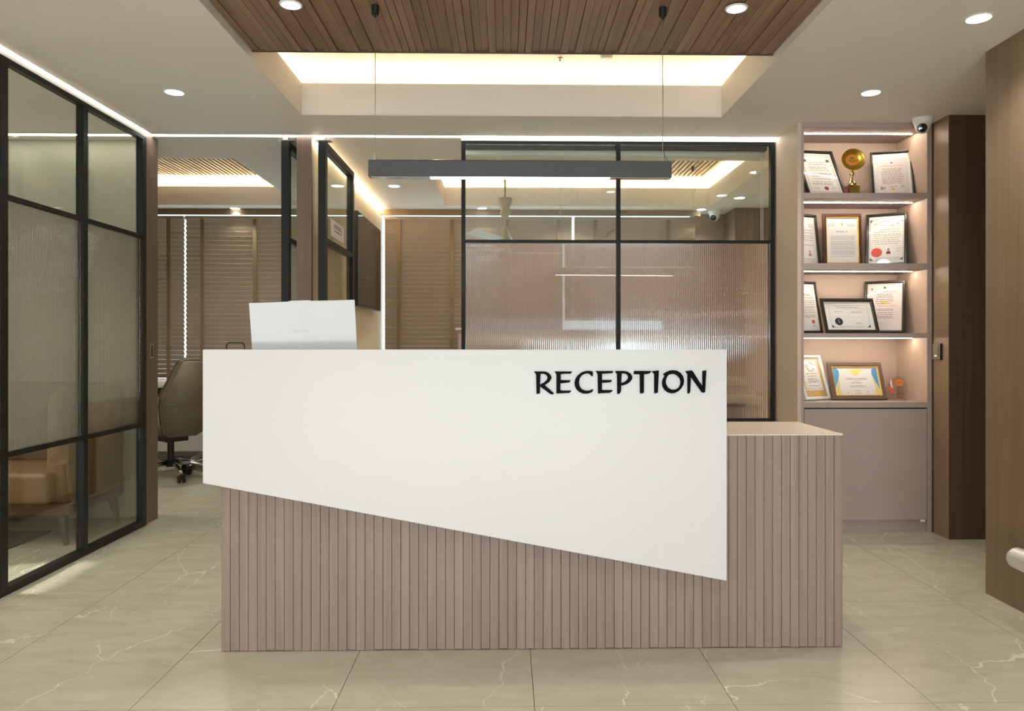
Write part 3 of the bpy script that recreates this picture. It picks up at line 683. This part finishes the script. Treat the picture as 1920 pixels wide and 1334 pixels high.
link('emblem_print', bm, 'green', em)

# acrylic award
aw = thing('acrylic_award', 'clear acrylic award with orange disc and coloured flashes, lowest shelf', 'award', (2.312, 4.40, 0.7475), (0, 0, -0.1))
link('base', B(((-0.052, -0.022, 0.0), (0.052, 0.022, 0.012)), bev=0.003), 'crystal', aw)
bm = bmesh.new(); prism(bm, [(-0.045, 0.012), (0.045, 0.012), (0.062, 0.066), (0.044, 0.126), (0.002, 0.146), (-0.030, 0.128), (-0.062, 0.072)], -0.009, 0.009)
bmesh.ops.bevel(bm, geom=list(bm.edges), offset=0.003, segments=1, affect='EDGES')
link('plaque', bm, 'crystal', aw)
disc('orange_disc', 0.012, 0.106, 0.0205, 'orange', aw, -0.0096, 30)
quad_mesh('disc_text', [(-0.004, 0.103, 0.026, 0.110)], 'orange_red', aw, -0.0098)
poly('flash', [(-0.040, 0.126), (-0.034, 0.122), (-0.026, 0.080), (-0.030, 0.062), (-0.044, 0.100)], 'paper', aw, -0.0096)
poly('flash', [(-0.052, 0.096), (-0.046, 0.100), (-0.020, 0.030), (-0.024, 0.028)], 'royal', aw, -0.0097)
poly('flash', [(-0.056, 0.082), (-0.040, 0.088), (-0.020, 0.050), (-0.034, 0.040), (-0.046, 0.060)], 'orange_red', aw, -0.0098)
poly('flash', [(-0.018, 0.130), (-0.016, 0.120), (-0.026, 0.082), (-0.030, 0.092)], 'orange_red', aw, -0.0097)
quad_mesh('engraving', script_lines(-0.01, 0.04, [0.072, 0.058, 0.040, 0.036], 0.002, rd), 'ink', aw, -0.0096)

# ------------------------------------------------------------------ glass partitions
def flute_pane(u0, u1, z0, z1, pitch=0.012, th=0.008, amp=0.0022):
    """closed pane: flat face at +th/2, vertically fluted face at -th/2; runs along u"""
    bm = bmesh.new(); n = int((u1 - u0) / pitch) * 6
    fr_, bk = [], []
    for i in range(n + 1):
        u = u0 + (u1 - u0) * i / n
        y = -th / 2 - amp * abs(math.sin(PI * i / 6)) 
        fr_.append((bm.verts.new((u, y, z0)), bm.verts.new((u, y, z1))))
    a0, a1 = bm.verts.new((u0, th / 2, z0)), bm.verts.new((u0, th / 2, z1)); b0, b1 = bm.verts.new((u1, th / 2, z0)), bm.verts.new((u1, th / 2, z1))
    for (p0, p1), (q0, q1) in zip(fr_, fr_[1:]):
        f = bm.faces.new((p0, q0, q1, p1)); f.smooth = True
    bm.faces.new((a0, a1, b1, b0))
    bm.faces.new((fr_[0][0], fr_[0][1], a1, a0)); bm.faces.new((fr_[-1][0], b0, b1, fr_[-1][1]))
    bm.faces.new([p[0] for p in fr_][::-1] + [a0, b0]); bm.faces.new([p[1] for p in fr_] + [b1, a1])
    return bm

# rear partition, two bays
rp = thing('glass_partition', 'black framed rear glass partition, fluted below clear panes, behind desk', 'partition', (0, 4.62, 0))
XS = [-0.278, 0.689, 1.656]; SW = 0.024
for i, x in enumerate(XS):
    a = x - SW / 2 if i == 1 else (x if i == 0 else x - SW)
    link('stile', B(((a, -0.02, 0.604), (a + SW, 0.02, 2.328))), 'black', rp)
for i in range(2):
    u0 = XS[i] + (SW if i == 0 else SW / 2); u1 = XS[i + 1] - (SW if i == 1 else SW / 2)
    for za, zb in ((0.604, 0.622), (1.704, 1.722), (2.312, 2.328)):
        link('rail', B(((u0, -0.02, za), (u1, 0.02, zb))), 'black', rp)
    link('glass_pane', B(((u0 + 0.001, -0.003, 1.7225), (u1 - 0.001, 0.003, 2.3115))), 'glass', rp)
    link('fluted_pane', flute_pane(u0 + 0.001, u1 - 0.001, 0.6225, 1.7035), 'fluted', rp)
link('header', B(((-0.278, -0.025, 2.3285), (1.656, 0.025, CH - 0.0005))), 'white_paint', rp)
# left lounge partition, bays along Y at X = -2.17
lp = thing('glass_partition', 'black framed glass partition of the lounge at left', 'partition', (-2.17, 0, 0))
YS = [(2.62, 2.66), (3.225, 3.272), (3.850, 3.888), (4.468, 4.512)]
for a, b in YS: link('stile', B(((-0.02, a, 0.0), (0.02, b, 2.316))), 'black', lp)
for (a, b), (c_, d_) in zip(YS, YS[1:]):
    for za, zb in ((0.0, 0.035), (0.592, 0.616), (1.705, 1.728), (2.296, 2.316)):
        link('rail', B(((-0.02, b, za), (0.02, c_, zb))), 'black', lp)
    link('glass_pane', B(((-0.003, b + 0.001, 1.7285), (0.003, c_ - 0.001, 2.2955))), 'glass_left', lp)
    link('glass_pane', B(((-0.003, b + 0.001, 0.0355), (0.003, c_ - 0.001, 0.5915))), 'glass_left', lp)
    bm = flute_pane(b + 0.001, c_ - 0.001, 0.6165, 1.7045, amp=0.0017)
    bmesh.ops.rotate(bm, cent=(0, 0, 0), matrix=Matrix.Rotation(R(90), 3, 'Z'), verts=bm.verts)
    link('fluted_pane', bm, 'fluted_left', lp)
link('header', B(((-0.022, 1.6, 2.3165), (0.015, 4.512, CH - 0.0005))), 'white_paint', lp)
# wood door panel at the partition's end with flush pull
dp = thing('sliding_door_panel', 'narrow brown wood panel with flush pull beside the lounge partition', 'door panel', (-2.17, 4.515, 0))
link('panel', B(((-0.026, 0, 0), (0.004, 0.178, CH - 0.001))), 'post_wood', dp)
fp = link('flush_pull', B(((0.0035, 0.082, 0.995), (0.0055, 0.112, 1.080)), bev=0.0008, seg=1), 'steel', dp)
link('pull_recess', B(((0.005, 0.088, 1.003), (0.0062, 0.106, 1.072))), 'black', fp)

# open glazed door leaves
def leaf(label, x0, sign_side, grp=None):
    t = thing('glass_door_leaf', label, 'door', (x0, 4.60, 0))
    wx = 0.046; y1 = 0.86
    link('stile', B(((0, 0, 0.008), (wx, 0.05, 2.325))), 'black', t)
    link('stile', B(((0, y1 - 0.05, 0.008), (wx, y1, 2.325))), 'black', t)
    for za, zb in ((0.008, 0.055), (0.60, 0.625), (1.705, 1.735), (2.285, 2.325)):
        link('rail', B(((0, 0.05, za), (wx, y1 - 0.05, zb))), 'black', t)
    link('glass_pane', B(((wx / 2 - 0.003, 0.051, 1.7355), (wx / 2 + 0.003, y1 - 0.051, 2.2845))), 'glass', t)
    link('glass_pane', B(((wx / 2 - 0.003, 0.051, 0.0555), (wx / 2 + 0.003, y1 - 0.051, 0.5995))), 'glass', t)
    bm = flute_pane(0.051, y1 - 0.051, 0.6255, 1.7045, amp=0.001)
    bmesh.ops.rotate(bm, cent=(0, 0, 0), matrix=Matrix.Rotation(R(90), 3, 'Z'), verts=bm.verts)
    bmesh.ops.translate(bm, vec=(wx / 2, 0, 0), verts=bm.verts)
    link('fluted_pane', bm, 'fluted_leaf', t)
    link('pivot', B(((-0.02, 0.0, 2.3255), (wx + 0.03, 0.05, 2.330)), ((0.008, 0.008, 2.33), (wx - 0.008, 0.04, CH - 0.0006))), 'steel', t)
    return t
leaf('open black framed glass door leaf left of the dividing wall', -1.376, 0)
leaf('open black framed glass door leaf right of the dividing wall, notice attached', -1.152, 1)
ns = thing('paper_notice', 'pinkish paper notice taped inside the open glass door', 'notice', (-1.1245, 5.0, 1.83))
sp = link('sheet', B(((0, -0.19, -0.055), (0.0012, 0.19, 0.055))), 'paper_pink', ns)
for z in (0.025, 0.010, -0.012): link('printed_line', B(((0.0012, -0.10, z), (0.0016, 0.12, z + 0.006))), 'ink', sp)

# ------------------------------------------------------------------ blinds
def blind(label, x0, x1, z0, tapes):
    t = thing('venetian_blind', label, 'blind', (0, 7.19, 0), group='brown wooden blinds on the rear windows')
    link('head_rail', B(((x0, -0.03, 2.268), (x1, 0.03, 2.298)), bev=0.003), 'blind', t)
    link('bottom_rail', B(((x0, -0.026, z0), (x1, 0.026, z0 + 0.018)), bev=0.003), 'blind', t)
    tilt = R(57); hw = 0.025; me = None
    z = z0 + 0.045
    while z < 2.262:
        if me is None:
            bm = bmesh.new(); box(bm, (x0, -hw, -0.0014), (x1, hw, 0.0014)); bmesh.ops.rotate(bm, cent=(0, 0, 0), matrix=Matrix.Rotation(-tilt, 3, 'X'), verts=bm.verts)
            o = link('slat', bm, 'blind', t); me = o.data
        else:
            o = bpy.data.objects.new('slat', me); COL.objects.link(o); o.parent = t
        o.location = (0, 0, z); z += 0.0435
    for x in tapes: link('ladder_tape', B(((x - 0.018, -0.031, z0), (x + 0.018, -0.0295, 2.27))), 'tape', t)
blind('brown wooden blind at far left behind the wood post', -4.15, -3.068, 0.735, (-3.9, -3.205))
blind('wide brown wooden blind behind the taupe office chairs', -3.05, -1.30, 0.735, (-2.888, -2.392, -1.62))
blind('brown wooden blind right of the television and behind the rear partition', -1.165, 0.625, 0.735, (-1.03, -0.523, 0.0, 0.5))
blind('raised brown wooden blind at far right behind fluted glass', 0.650, 1.815, 1.345, (0.85, 1.55))  # lifted to open a bright gap, shaped for the streak of light

# ------------------------------------------------------------------ downlights
def downlight(label, x, y, z, power, spot=True, r=0.044, grp='round recessed downlights'):
    t = thing('downlight', label, 'downlight', (x, y, z), group=grp)
    bm = bmesh.new(); lathe(bm, [(r, 0.001), (r, -0.003), (r + 0.006, -0.002), (r + 0.008, 0.001)], n=32); link('trim_ring', bm, 'white_paint', t)
    bm = bmesh.new(); lathe(bm, [(0.0001, 0.0), (r, 0.0), (r, -0.0022), (0.0001, -0.0022)], n=32); link('lens', bm, 'disc', t)
    l = lamp('spot_beam', 'SPOT', (x, y, z - 0.012), power, (1.0, 0.97, 0.90), (0, 0, 0), spot_size=R(125), spot_blend=0.9, shadow_soft_size=0.04)
    return t
DL = [(-1.672, 3.802, 'ceiling downlight nearest the left glass partition'), (1.837, 3.747, 'ceiling downlight in front of the display cabinet'), (1.835, 2.881, 'ceiling downlight at upper right nearest the camera'),
      (-0.903, 6.031, 'small ceiling downlight near the wall television'), (-0.23, 7.0, 'small ceiling downlight at the cabin window, left'), (-2.539, 7.05, 'ceiling downlight over the meeting room window'),
      (1.834, 7.03, 'small ceiling downlight by the cabin rear wall'), (2.02, 6.465, 'ceiling downlight beside the cabin tray, rear'), (2.02, 5.514, 'ceiling downlight beside the cabin tray, front')]
for i, (x, y, lb) in enumerate(DL):
    downlight(lb, x, y, CH, 26 if i < 3 else 26)
downlight('downlight set in the plank ceiling, left of the pendant', -0.824, 2.876, 2.378, 24, r=0.036)
downlight('downlight set in the plank ceiling, right of the pendant', 0.887, 2.877, 2.378, 24, r=0.036)
for x, y in ((-1.67, 2.0), (-1.67, 0.3), (1.8, 1.2), (1.8, -0.5), (-0.82, 1.0), (0.88, 1.0), (-1.67, -1.5), (0.9, -2.0)):
    lamp('spot_beam', 'SPOT', (x, y, 2.34), 40, (1.0, 0.98, 0.93), (0, 0, 0), spot_size=R(125), spot_blend=0.9, shadow_soft_size=0.04)  # fill spots added over the unseen lobby, no fittings modelled
for x, y in ((-3.3, 3.3), (-3.0, 5.0), (-2.4, 6.0), (0.6, 5.6), (0.6, 6.8), (2.2, 5.9)):
    lamp('spot_beam', 'SPOT', (x, y, 2.34), 60, (1.0, 0.94, 0.84), (0, 0, 0), spot_size=R(140), spot_blend=0.9, shadow_soft_size=0.05)  # fill spots added to brighten the lounge and rear rooms, without fittings

# ------------------------------------------------------------------ pendant
def pendant(label, x, y, half, lit0, lit1, zt):
    t = thing('pendant_light', label, 'pendant light', (x, y, 1.716))
    bm = bmesh.new(); box(bm, (-half, -0.019, 0.004), (half, 0.019, 0.0685), 0.003, 2); link('housing', bm, 'pendant', t)
    link('diffuser', B(((lit0, -0.016, 0.002), (lit1, 0.016, 0.0045))), 'led_w', t)
    link('bottom_cover', B(((-half + 0.01, -0.016, 0.0025), (lit0 - 0.002, 0.016, 0.0045)), ((lit1 + 0.002, -0.016, 0.0025), (half - 0.01, 0.016, 0.0045))), 'chrome', t)
    for s in (-1, 1):
        cx_ = s * 0.548 - (0.008 if s < 0 else -0.0)
        bm = bmesh.new(); cyl(bm, (cx_, 0, 0.068), (cx_, 0, 0.088), 0.0055, n=14); link('cable_gripper', bm, 'steel', t)
        bm = bmesh.new(); cyl(bm, (cx_, 0, 0.085), (cx_, 0, zt - 1.716 - 0.045), 0.0013, n=8); link('cable', bm, 'steel', t)
        bm = bmesh.new(); cyl(bm, (cx_, 0, zt - 1.716 - 0.038), (cx_, 0, zt - 1.716), 0.0145, n=24)
        bmesh.ops.bevel(bm, geom=[e for e in bm.edges if abs(e.verts[0].co.z - e.verts[1].co.z) < 1e-5], offset=0.002, segments=2, affect='EDGES'); cyl(bm, (cx_, 0, zt - 1.716 - 0.047), (cx_, 0, zt - 1.716 - 0.038), 0.004, n=10)
        link('canopy', bm, 'canopy', t)
    pts = [(0.548, 0.004, 0.60), (0.556, 0.004, 0.625), (0.568, 0.004, 0.65), (0.572, 0.004, zt - 1.716)]
    bm = bmesh.new(); tube(bm, pts, 0.0015, 6); tube(bm, [(0.548, 0.003, 0.60), (0.550, 0.003, 0.35), (0.549, 0.003, 0.13), (0.557, 0.003, 0.09), (0.572, 0.003, 0.068)], 0.0012, 6); link('power_cord', bm, 'canopy', t)
    return t
pendant('graphite linear pendant light hanging above the reception desk', 0.053, 2.878, 0.580, -0.345, 0.343, 2.380)
t = pendant('second linear pendant light inside the cabin behind the glass', 1.0, 6.2, 0.580, -0.55, 0.55, 2.56)

# ------------------------------------------------------------------ laptop and desk organiser
lt = thing('laptop', 'open silver laptop seen from behind on the reception desk', 'laptop', (-0.745, 2.800, 0.9855), (0, 0, 0.076))
lw, lh = 0.380, 0.243
lid = bpy.data.objects.new('tmp', None); bpy.data.objects.remove(lid)
bm = bmesh.new(); prism(bm, [(-lw / 2, 0), (lw / 2, 0), (lw / 2, lh), (0.033, lh), (0.026, lh + 0.0035), (-0.044, lh + 0.0035), (-0.052, lh), (-lw / 2, lh)], -0.003, 0.003)
bmesh.ops.bevel(bm, geom=list(bm.edges), offset=0.001, segments=1, affect='EDGES')
ld = link('lid', bm, 'laptop', lt); ld.rotation_euler = (0.11, R(-2.2), 0); ld.location = (0, -0.002, 0.012)
link('screen', B(((-lw / 2 + 0.008, 0.003, 0.012), (lw / 2 - 0.008, 0.0036, lh - 0.008))), 'screen', ld)
text('logo', 'Lenovo', -0.008, 0.128, 0.0235, 'logo', ld, -0.0033, sx=0.82)
kb = link('keyboard_base', B(((-lw / 2, 0.004, 0.0), (lw / 2, 0.255, 0.013)), bev=0.003), 'laptop', lt)
link('keys', B(*[((-0.165 + i * 0.0225, 0.03 + j * 0.02, 0.013), (-0.146 + i * 0.0225, 0.046 + j * 0.02, 0.0142)) for i in range(15) for j in range(5)]), 'screen', kb)
cy_ = bmesh.new(); tube(cy_, [(-lw / 2 + 0.05, 0, 0.011), (lw / 2 - 0.05, 0, 0.011)], 0.005, 10); link('hinge', cy_, 'laptop', lt)
og = thing('desk_organiser', 'black wire desk organiser with arched handle, left of the laptop', 'desk organiser', (-1.028, 2.86, 0.9855))
link('tray', B(((-0.036, -0.05, 0), (0.036, 0.05, 0.004)), ((-0.036, -0.05, 0), (-0.032, 0.05, 0.05)), ((0.032, -0.05, 0), (0.036, 0.05, 0.05)), ((-0.036, 0.046, 0), (0.036, 0.05, 0.05)), ((-0.036, -0.05, 0), (0.036, -0.046, 0.05))), 'canopy', og)
pts = [(-0.034, 0, 0.0), (-0.034, 0, 0.088)] + [(-0.034 + 0.012 * (1 - math.cos(a)), 0, 0.088 + 0.014 * math.sin(a)) for a in (R(30), R(60), R(90))] + [(0.034 - 0.012 * (1 - math.cos(a)), 0, 0.088 + 0.014 * math.sin(a)) for a in (R(90), R(60), R(30))] + [(0.034, 0, 0.088), (0.034, 0, 0.0)]
bm = bmesh.new(); tube(bm, pts, 0.0028, 8); link('handle', bm, 'canopy', og)

# ------------------------------------------------------------------ television
tv = thing('television', 'black wall-mounted television on the cream dividing wall', 'television', (-1.192, 6.24, 1.735))
link('bezel', B(((0.030, -0.52, -0.36), (0.060, 0.52, 0.365)), bev=0.003), 'canopy', tv)
link('screen', B(((0.060, -0.512, -0.350), (0.0608, 0.512, 0.357))), 'screen', tv)
link('wall_bracket', B(((0.0, -0.15, -0.12), (0.030, 0.15, 0.12))), 'canopy', tv)

# ------------------------------------------------------------------ CCTV cameras
def cctv(label, x, y, z, s=1.0, yaw=-0.3):
    t = thing('security_camera', label, 'security camera', (x, y, z), (0, 0, yaw)); t.scale = (s, s, s)
    bm = bmesh.new(); lathe(bm, [(0.056, 0), (0.056, -0.006), (0.050, -0.02), (0.036, -0.056), (0.028, -0.068), (0.0001, -0.070)], n=32); link('housing', bm, 'white_paint', t, smooth=True)
    bm = bmesh.new(); bmesh.ops.create_uvsphere(bm, u_segments=24, v_segments=16, radius=0.036); bmesh.ops.translate(bm, vec=(-0.004, -0.018, -0.055), verts=bm.verts); link('eyeball', bm, 'white_paint', t, smooth=True)
    bm = bmesh.new(); lathe(bm, [(0.0001, 0.0), (0.025, 0.0), (0.026, -0.003), (0.022, -0.016), (0.0001, -0.017)], n=28)
    f = link('lens_cover', bm, 'screen', t); f.location = (-0.010, -0.040, -0.064); f.rotation_euler = (R(-75), R(8), 0)
    return t
cctv('white dome security camera on the ceiling by the display cabinet', 2.336, 4.167, CH)
cctv('white dome security camera at the cabin rear wall, seen through glass', 1.98, 7.10, CH - 0.0, 1.15)

# switch plate
sw = thing('switch_plate', 'grey switch plate on the pillar side by the cabinet', 'switch', (2.4435, 4.205, 1.038))
bm = B(((-0.010, -0.040, -0.045), (0.0, 0.040, 0.045)), bev=0.002); link('plate', bm, 'switch', sw)
link('frame_edge', B(((-0.011, -0.044, -0.046), (0.0, -0.0405, 0.046))), 'black', sw)
rk = link('rocker', B(((-0.0125, -0.022, -0.030), (-0.010, 0.020, 0.030)), bev=0.001, seg=1), 'switch', sw)
link('indicator', B(((-0.0132, -0.014, -0.028), (-0.0124, 0.012, -0.018))), 'paper', rk)

# horizontal tube end at the right edge
br = thing('tubular_rail', 'satin steel round bar end at right edge before the wood wall', 'rail', (1.955, 2.86, 0.262))
prof = [(0.0001, 0.0), (0.020, 0.002), (0.033, 0.010), (0.040, 0.022), (0.041, 0.036), (0.041, 0.9), (0.0001, 0.9)]
bm = bmesh.new(); lathe(bm, prof, n=36); bmesh.ops.rotate(bm, cent=(0, 0, 0), matrix=Matrix.Rotation(R(90), 3, 'X'), verts=bm.verts)
link('tube', bm, 'satin', br, smooth=True)
bm = bmesh.new(); cyl(bm, (0.03, -0.35, 0), (0.123, -0.35, 0), 0.012); cyl(bm, (0.03, -0.75, 0), (0.123, -0.75, 0), 0.012); link('wall_bracket', bm, 'satin', br)

# sprinklers in the cove
for x, y, lb in ((0.293, 4.114, 'white sprinkler head in the reception tray, left one'), (0.544, 4.079, 'round smoke detector in the reception tray, right one')):
    if x < 0.4:
        t = thing('sprinkler', lb, 'sprinkler', (x, y, 2.655)); bm = bmesh.new()
        lathe(bm, [(0.014, 0), (0.014, -0.006), (0.006, -0.008), (0.005, -0.020), (0.010, -0.022), (0.010, -0.024), (0.0001, -0.025)], n=18); link('body', bm, 'steel', t)
    else:
        t = thing('smoke_detector', lb, 'smoke detector', (x, y, 2.655)); bm = bmesh.new()
        lathe(bm, [(0.034, 0), (0.034, -0.010), (0.028, -0.020), (0.0001, -0.022)], n=28); link('body', bm, 'white_paint', t)

# ------------------------------------------------------------------ ceiling fan in the cabin
fn = thing('ceiling_fan', 'ceiling fan with pale blade seen through the clear rear pane', 'fan', (-0.014, 6.55, 2.655), (0, 0, 0.0))
bm = bmesh.new(); lathe(bm, [(0.062, -0.30), (0.060, -0.325), (0.045, -0.37), (0.034, -0.41), (0.046, -0.42), (0.046, -0.44), (0.030, -0.462), (0.0001, -0.47)], n=24); link('canopy', bm, 'fan', fn, smooth=True)
bm = bmesh.new(); cyl(bm, (0, 0, -0.70), (0, 0, 0.0), 0.008); link('rod', bm, 'fan', fn)
bm = bmesh.new(); lathe(bm, [(0.010, -0.545), (0.030, -0.575), (0.046, -0.62), (0.075, -0.665), (0.085, -0.70), (0.06, -0.73), (0.0001, -0.735)], n=24); link('motor', bm, 'fan', fn, smooth=True)
for i in range(3):
    a = R(242 + 120 * i); bm = bmesh.new()
    prism(bm, [(0.06, -0.03), (0.14, -0.05), (0.55, -0.062), (0.58, -0.04), (0.58, 0.04), (0.55, 0.062), (0.14, 0.05), (0.06, 0.03)], -0.004, 0.0, 'Z')
    bmesh.ops.rotate(bm, cent=(0, 0, 0), matrix=Matrix.Rotation(R(14), 3, 'X'), verts=bm.verts)
    o = link('blade', bm, 'fan_blade', fn); o.location = (0, 0, -0.668); o.rotation_euler = (0, 0, a)

# roller blind cassette inside the rear partition's head
rb = thing('roller_blind', 'rolled grey fabric blind cassette at the top of the rear partition', 'blind', (0, 4.76, 2.30))
link('cassette', B(((-0.27, -0.03, 0.012), (1.655, 0.03, 0.044)), bev=0.003), 'grout', rb)
bm = bmesh.new(); cyl(bm, (-0.26, 0, -0.006), (1.645, 0, -0.006), 0.020, n=20); link('fabric_roll', bm, 'white_paint', rb, smooth=True)
bm = bmesh.new(); tube(bm, [(1.625, 0.0, -0.01), (1.625, 0.0, -0.75)], 0.0022, 6); tube(bm, [(1.637, 0.0, -0.01), (1.637, 0.0, -0.75)], 0.0022, 6); link('bead_chain', bm, 'white_paint', rb)

# ------------------------------------------------------------------ sofa in the lounge
sf = thing('sofa', 'tan leather sofa with high arms behind the lounge glass', 'sofa', (-2.35, 4.07, 0))
# local: right outer side at x=0, extends to -1.9; front at y=0, back y=0.60
L = -1.75
def soft(bx, bev, mat, name, seg=3):
    bm = bmesh.new()
    for a, b in bx: box(bm, a, b, bev, seg)
    return link(name, bm, mat, sf, smooth=True)
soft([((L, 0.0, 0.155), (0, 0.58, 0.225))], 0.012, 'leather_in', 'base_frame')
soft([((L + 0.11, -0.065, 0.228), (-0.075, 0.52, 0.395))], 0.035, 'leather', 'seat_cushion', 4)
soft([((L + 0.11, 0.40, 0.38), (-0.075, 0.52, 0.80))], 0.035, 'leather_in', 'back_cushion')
bm = bmesh.new(); prism(bm, [(0.02, 0.15), (0.58, 0.17), (0.60, 0.84), (0.03, 0.84), (-0.02, 0.78), (-0.005, 0.45)], -0.115, 0.0, 'X')
bmesh.ops.bevel(bm, geom=list(bm.edges), offset=0.022, segments=3, affect='EDGES'); link('arm', bm, 'leather', sf, smooth=True)
bm = bmesh.new(); prism(bm, [(0.02, 0.15), (0.58, 0.17), (0.60, 0.84), (0.03, 0.84), (-0.02, 0.78), (-0.005, 0.45)], L, L + 0.115, 'X')
bmesh.ops.bevel(bm, geom=list(bm.edges), offset=0.022, segments=3, affect='EDGES'); link('arm', bm, 'leather', sf, smooth=True)
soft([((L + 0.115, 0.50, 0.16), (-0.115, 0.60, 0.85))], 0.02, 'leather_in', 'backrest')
for x, y, dx, dy in ((-0.03, 0.02, 0.03, -0.03), (-0.04, 0.54, 0.03, 0.03), (L + 0.05, 0.02, -0.03, -0.03), (L + 0.05, 0.54, -0.03, 0.03)):
    bm = bmesh.new(); cyl(bm, (x - dx * 0.6, y, 0.16), (x + dx * 0.4, y + dy * 0.5, 0.0), 0.030, 0.013, 14); link('leg', bm, 'leg_wood', sf)
mt = link('floor_mat', B(((-3.15, 3.99, 0.0005), (-2.62, 4.36, 0.008)), bev=0.002), 'black'); tag(mt, 'flat black mat on the lounge floor under the sofa', 'mat')

# ------------------------------------------------------------------ office chairs
ch = thing('office_chair', 'taupe leather swivel chair nearest the wood post', 'chair', (-2.72, 6.12, 0), (0, 0, R(48)))
def chair_shell(hs, y0, y1, bev, name, mat, par, tilt):
    bm = bmesh.new(); prism(bm, hs, y0, y1)
    bmesh.ops.bevel(bm, geom=list(bm.edges), offset=bev, segments=3, affect='EDGES')
    o = link(name, bm, mat, par, smooth=True); o.rotation_euler = (tilt, 0, 0); return o
HS = [(-0.15, 0.0), (0.15, 0.0), (0.19, 0.06), (0.235, 0.27), (0.225, 0.33), (0.13, 0.60), (0.09, 0.645), (-0.09, 0.645), (-0.13, 0.60), (-0.225, 0.33), (-0.235, 0.27), (-0.19, 0.06)]
HS = [(x * 0.88, z) for x, z in HS]
o = chair_shell(HS, -0.028, 0.018, 0.018, 'back_shell', 'taupe', ch, R(16)); o.location = (0, -0.20, 0.35)
link('seam', B(((-0.196, -0.0290, 0.262), (0.196, -0.0275, 0.2645))), 'taupe_dk', o)
HS2 = [(x * 0.97, z * 0.97 + 0.01) for x, z in HS]
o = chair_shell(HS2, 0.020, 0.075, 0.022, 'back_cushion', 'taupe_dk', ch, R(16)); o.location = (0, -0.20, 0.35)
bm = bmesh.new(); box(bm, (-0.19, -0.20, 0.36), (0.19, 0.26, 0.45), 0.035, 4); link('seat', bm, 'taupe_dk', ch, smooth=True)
link('mechanism', B(((-0.09, -0.12, 0.30), (0.09, 0.12, 0.36)), bev=0.006), 'canopy', ch)
bm = bmesh.new(); cyl(bm, (0, 0, 0.12), (0, 0, 0.31), 0.026); cyl(bm, (0, 0, 0.09), (0, 0, 0.15), 0.038); link('gas_column', bm, 'canopy', ch)
for i in range(5):
    a = R(-100 + 72 * i); ux, uy = math.cos(a), math.sin(a)
    bm = bmesh.new(); tube(bm, [(ux * 0.03, uy * 0.03, 0.125), (ux * 0.16, uy * 0.16, 0.115), (ux * 0.27, uy * 0.27, 0.085), (ux * 0.30, uy * 0.30, 0.068)], [0.022, 0.020, 0.017, 0.012], 10)
    lg = link('base_leg', bm, 'chrome', ch, smooth=True)
    bm = bmesh.new(); px_, py_ = ux * 0.305, uy * 0.305
    for s in (-1, 1): cyl(bm, (px_ - uy * s * 0.008, py_ + ux * s * 0.008, 0.029), (px_ - uy * s * 0.026, py_ + ux * s * 0.026, 0.029), 0.028, n=18)
    cyl(bm, (px_, py_, 0.03), (px_, py_, 0.07), 0.008, n=8)
    link('caster', bm, 'canopy', lg)
c2 = copy_tree(ch); c2.location = (-2.47, 6.50, 0); c2.rotation_euler = (0, 0, R(48)); tag(c2, 'second taupe leather swivel chair, mostly hidden by the white desk panel', 'chair')
for c_ in (ch, c2): c_['group'] = 'taupe swivel chairs in the meeting room'

# meeting table beyond the chairs
tb = thing('meeting_table', 'white meeting table beyond the taupe chairs', 'table', (-2.9, 6.80, 0))
link('table_top', B(((-1.0, -0.22, 0.715), (1.2, 0.22, 0.755)), bev=0.003), 'white_paint', tb)
link('end_panel', B(((-0.95, -0.2, 0), (-0.92, 0.2, 0.715))), 'white_paint', tb)
link('end_panel', B(((1.12, -0.2, 0), (1.15, 0.2, 0.715))), 'white_paint', tb)
link('modesty_panel', B(((-0.92, 0.10, 0.10), (1.12, 0.12, 0.60))), 'white_paint', tb)

# desk block inside the cabin behind the fluted pane
cd = thing('cabin_desk', 'cream-topped cabin desk blurred behind the fluted glass', 'desk', (0.9, 5.2, 0))
link('desk_top', B(((-0.7, -0.3, 0.80), (0.74, 0.3, 0.845)), bev=0.003), 'cream', cd)
link('front_panel', B(((-0.68, -0.27, 0.0), (0.72, -0.245, 0.80))), 'mauve', cd)
link('end_panel', B(((-0.68, -0.245, 0.0), (-0.655, 0.28, 0.80))), 'mauve', cd)
link('end_panel', B(((0.695, -0.245, 0.0), (0.72, 0.28, 0.80))), 'mauve', cd)
link('shadow_line', B(((-0.69, -0.285, 0.79), (0.73, -0.275, 0.80))), 'grout', cd)
# credenza added below the raised blind to edge its bright gap
cr = thing('added_credenza', 'low brown cabinet added to edge the bright window gap behind fluted glass', 'cabinet', (0.75, 7.10, 0))
link('body', B(((-1.2, -0.2, 0.0), (1.1, 0.0, 1.21))), 'mauve', cr)
link('top', B(((-1.22, -0.22, 1.21), (1.12, 0.0, 1.23))), 'cream', cr)
link('door', B(((-1.19, -0.215, 0.04), (-0.06, -0.2, 1.15))), 'mauve', cr); link('door', B(((-0.05, -0.215, 0.04), (1.09, -0.2, 1.15))), 'mauve', cr)
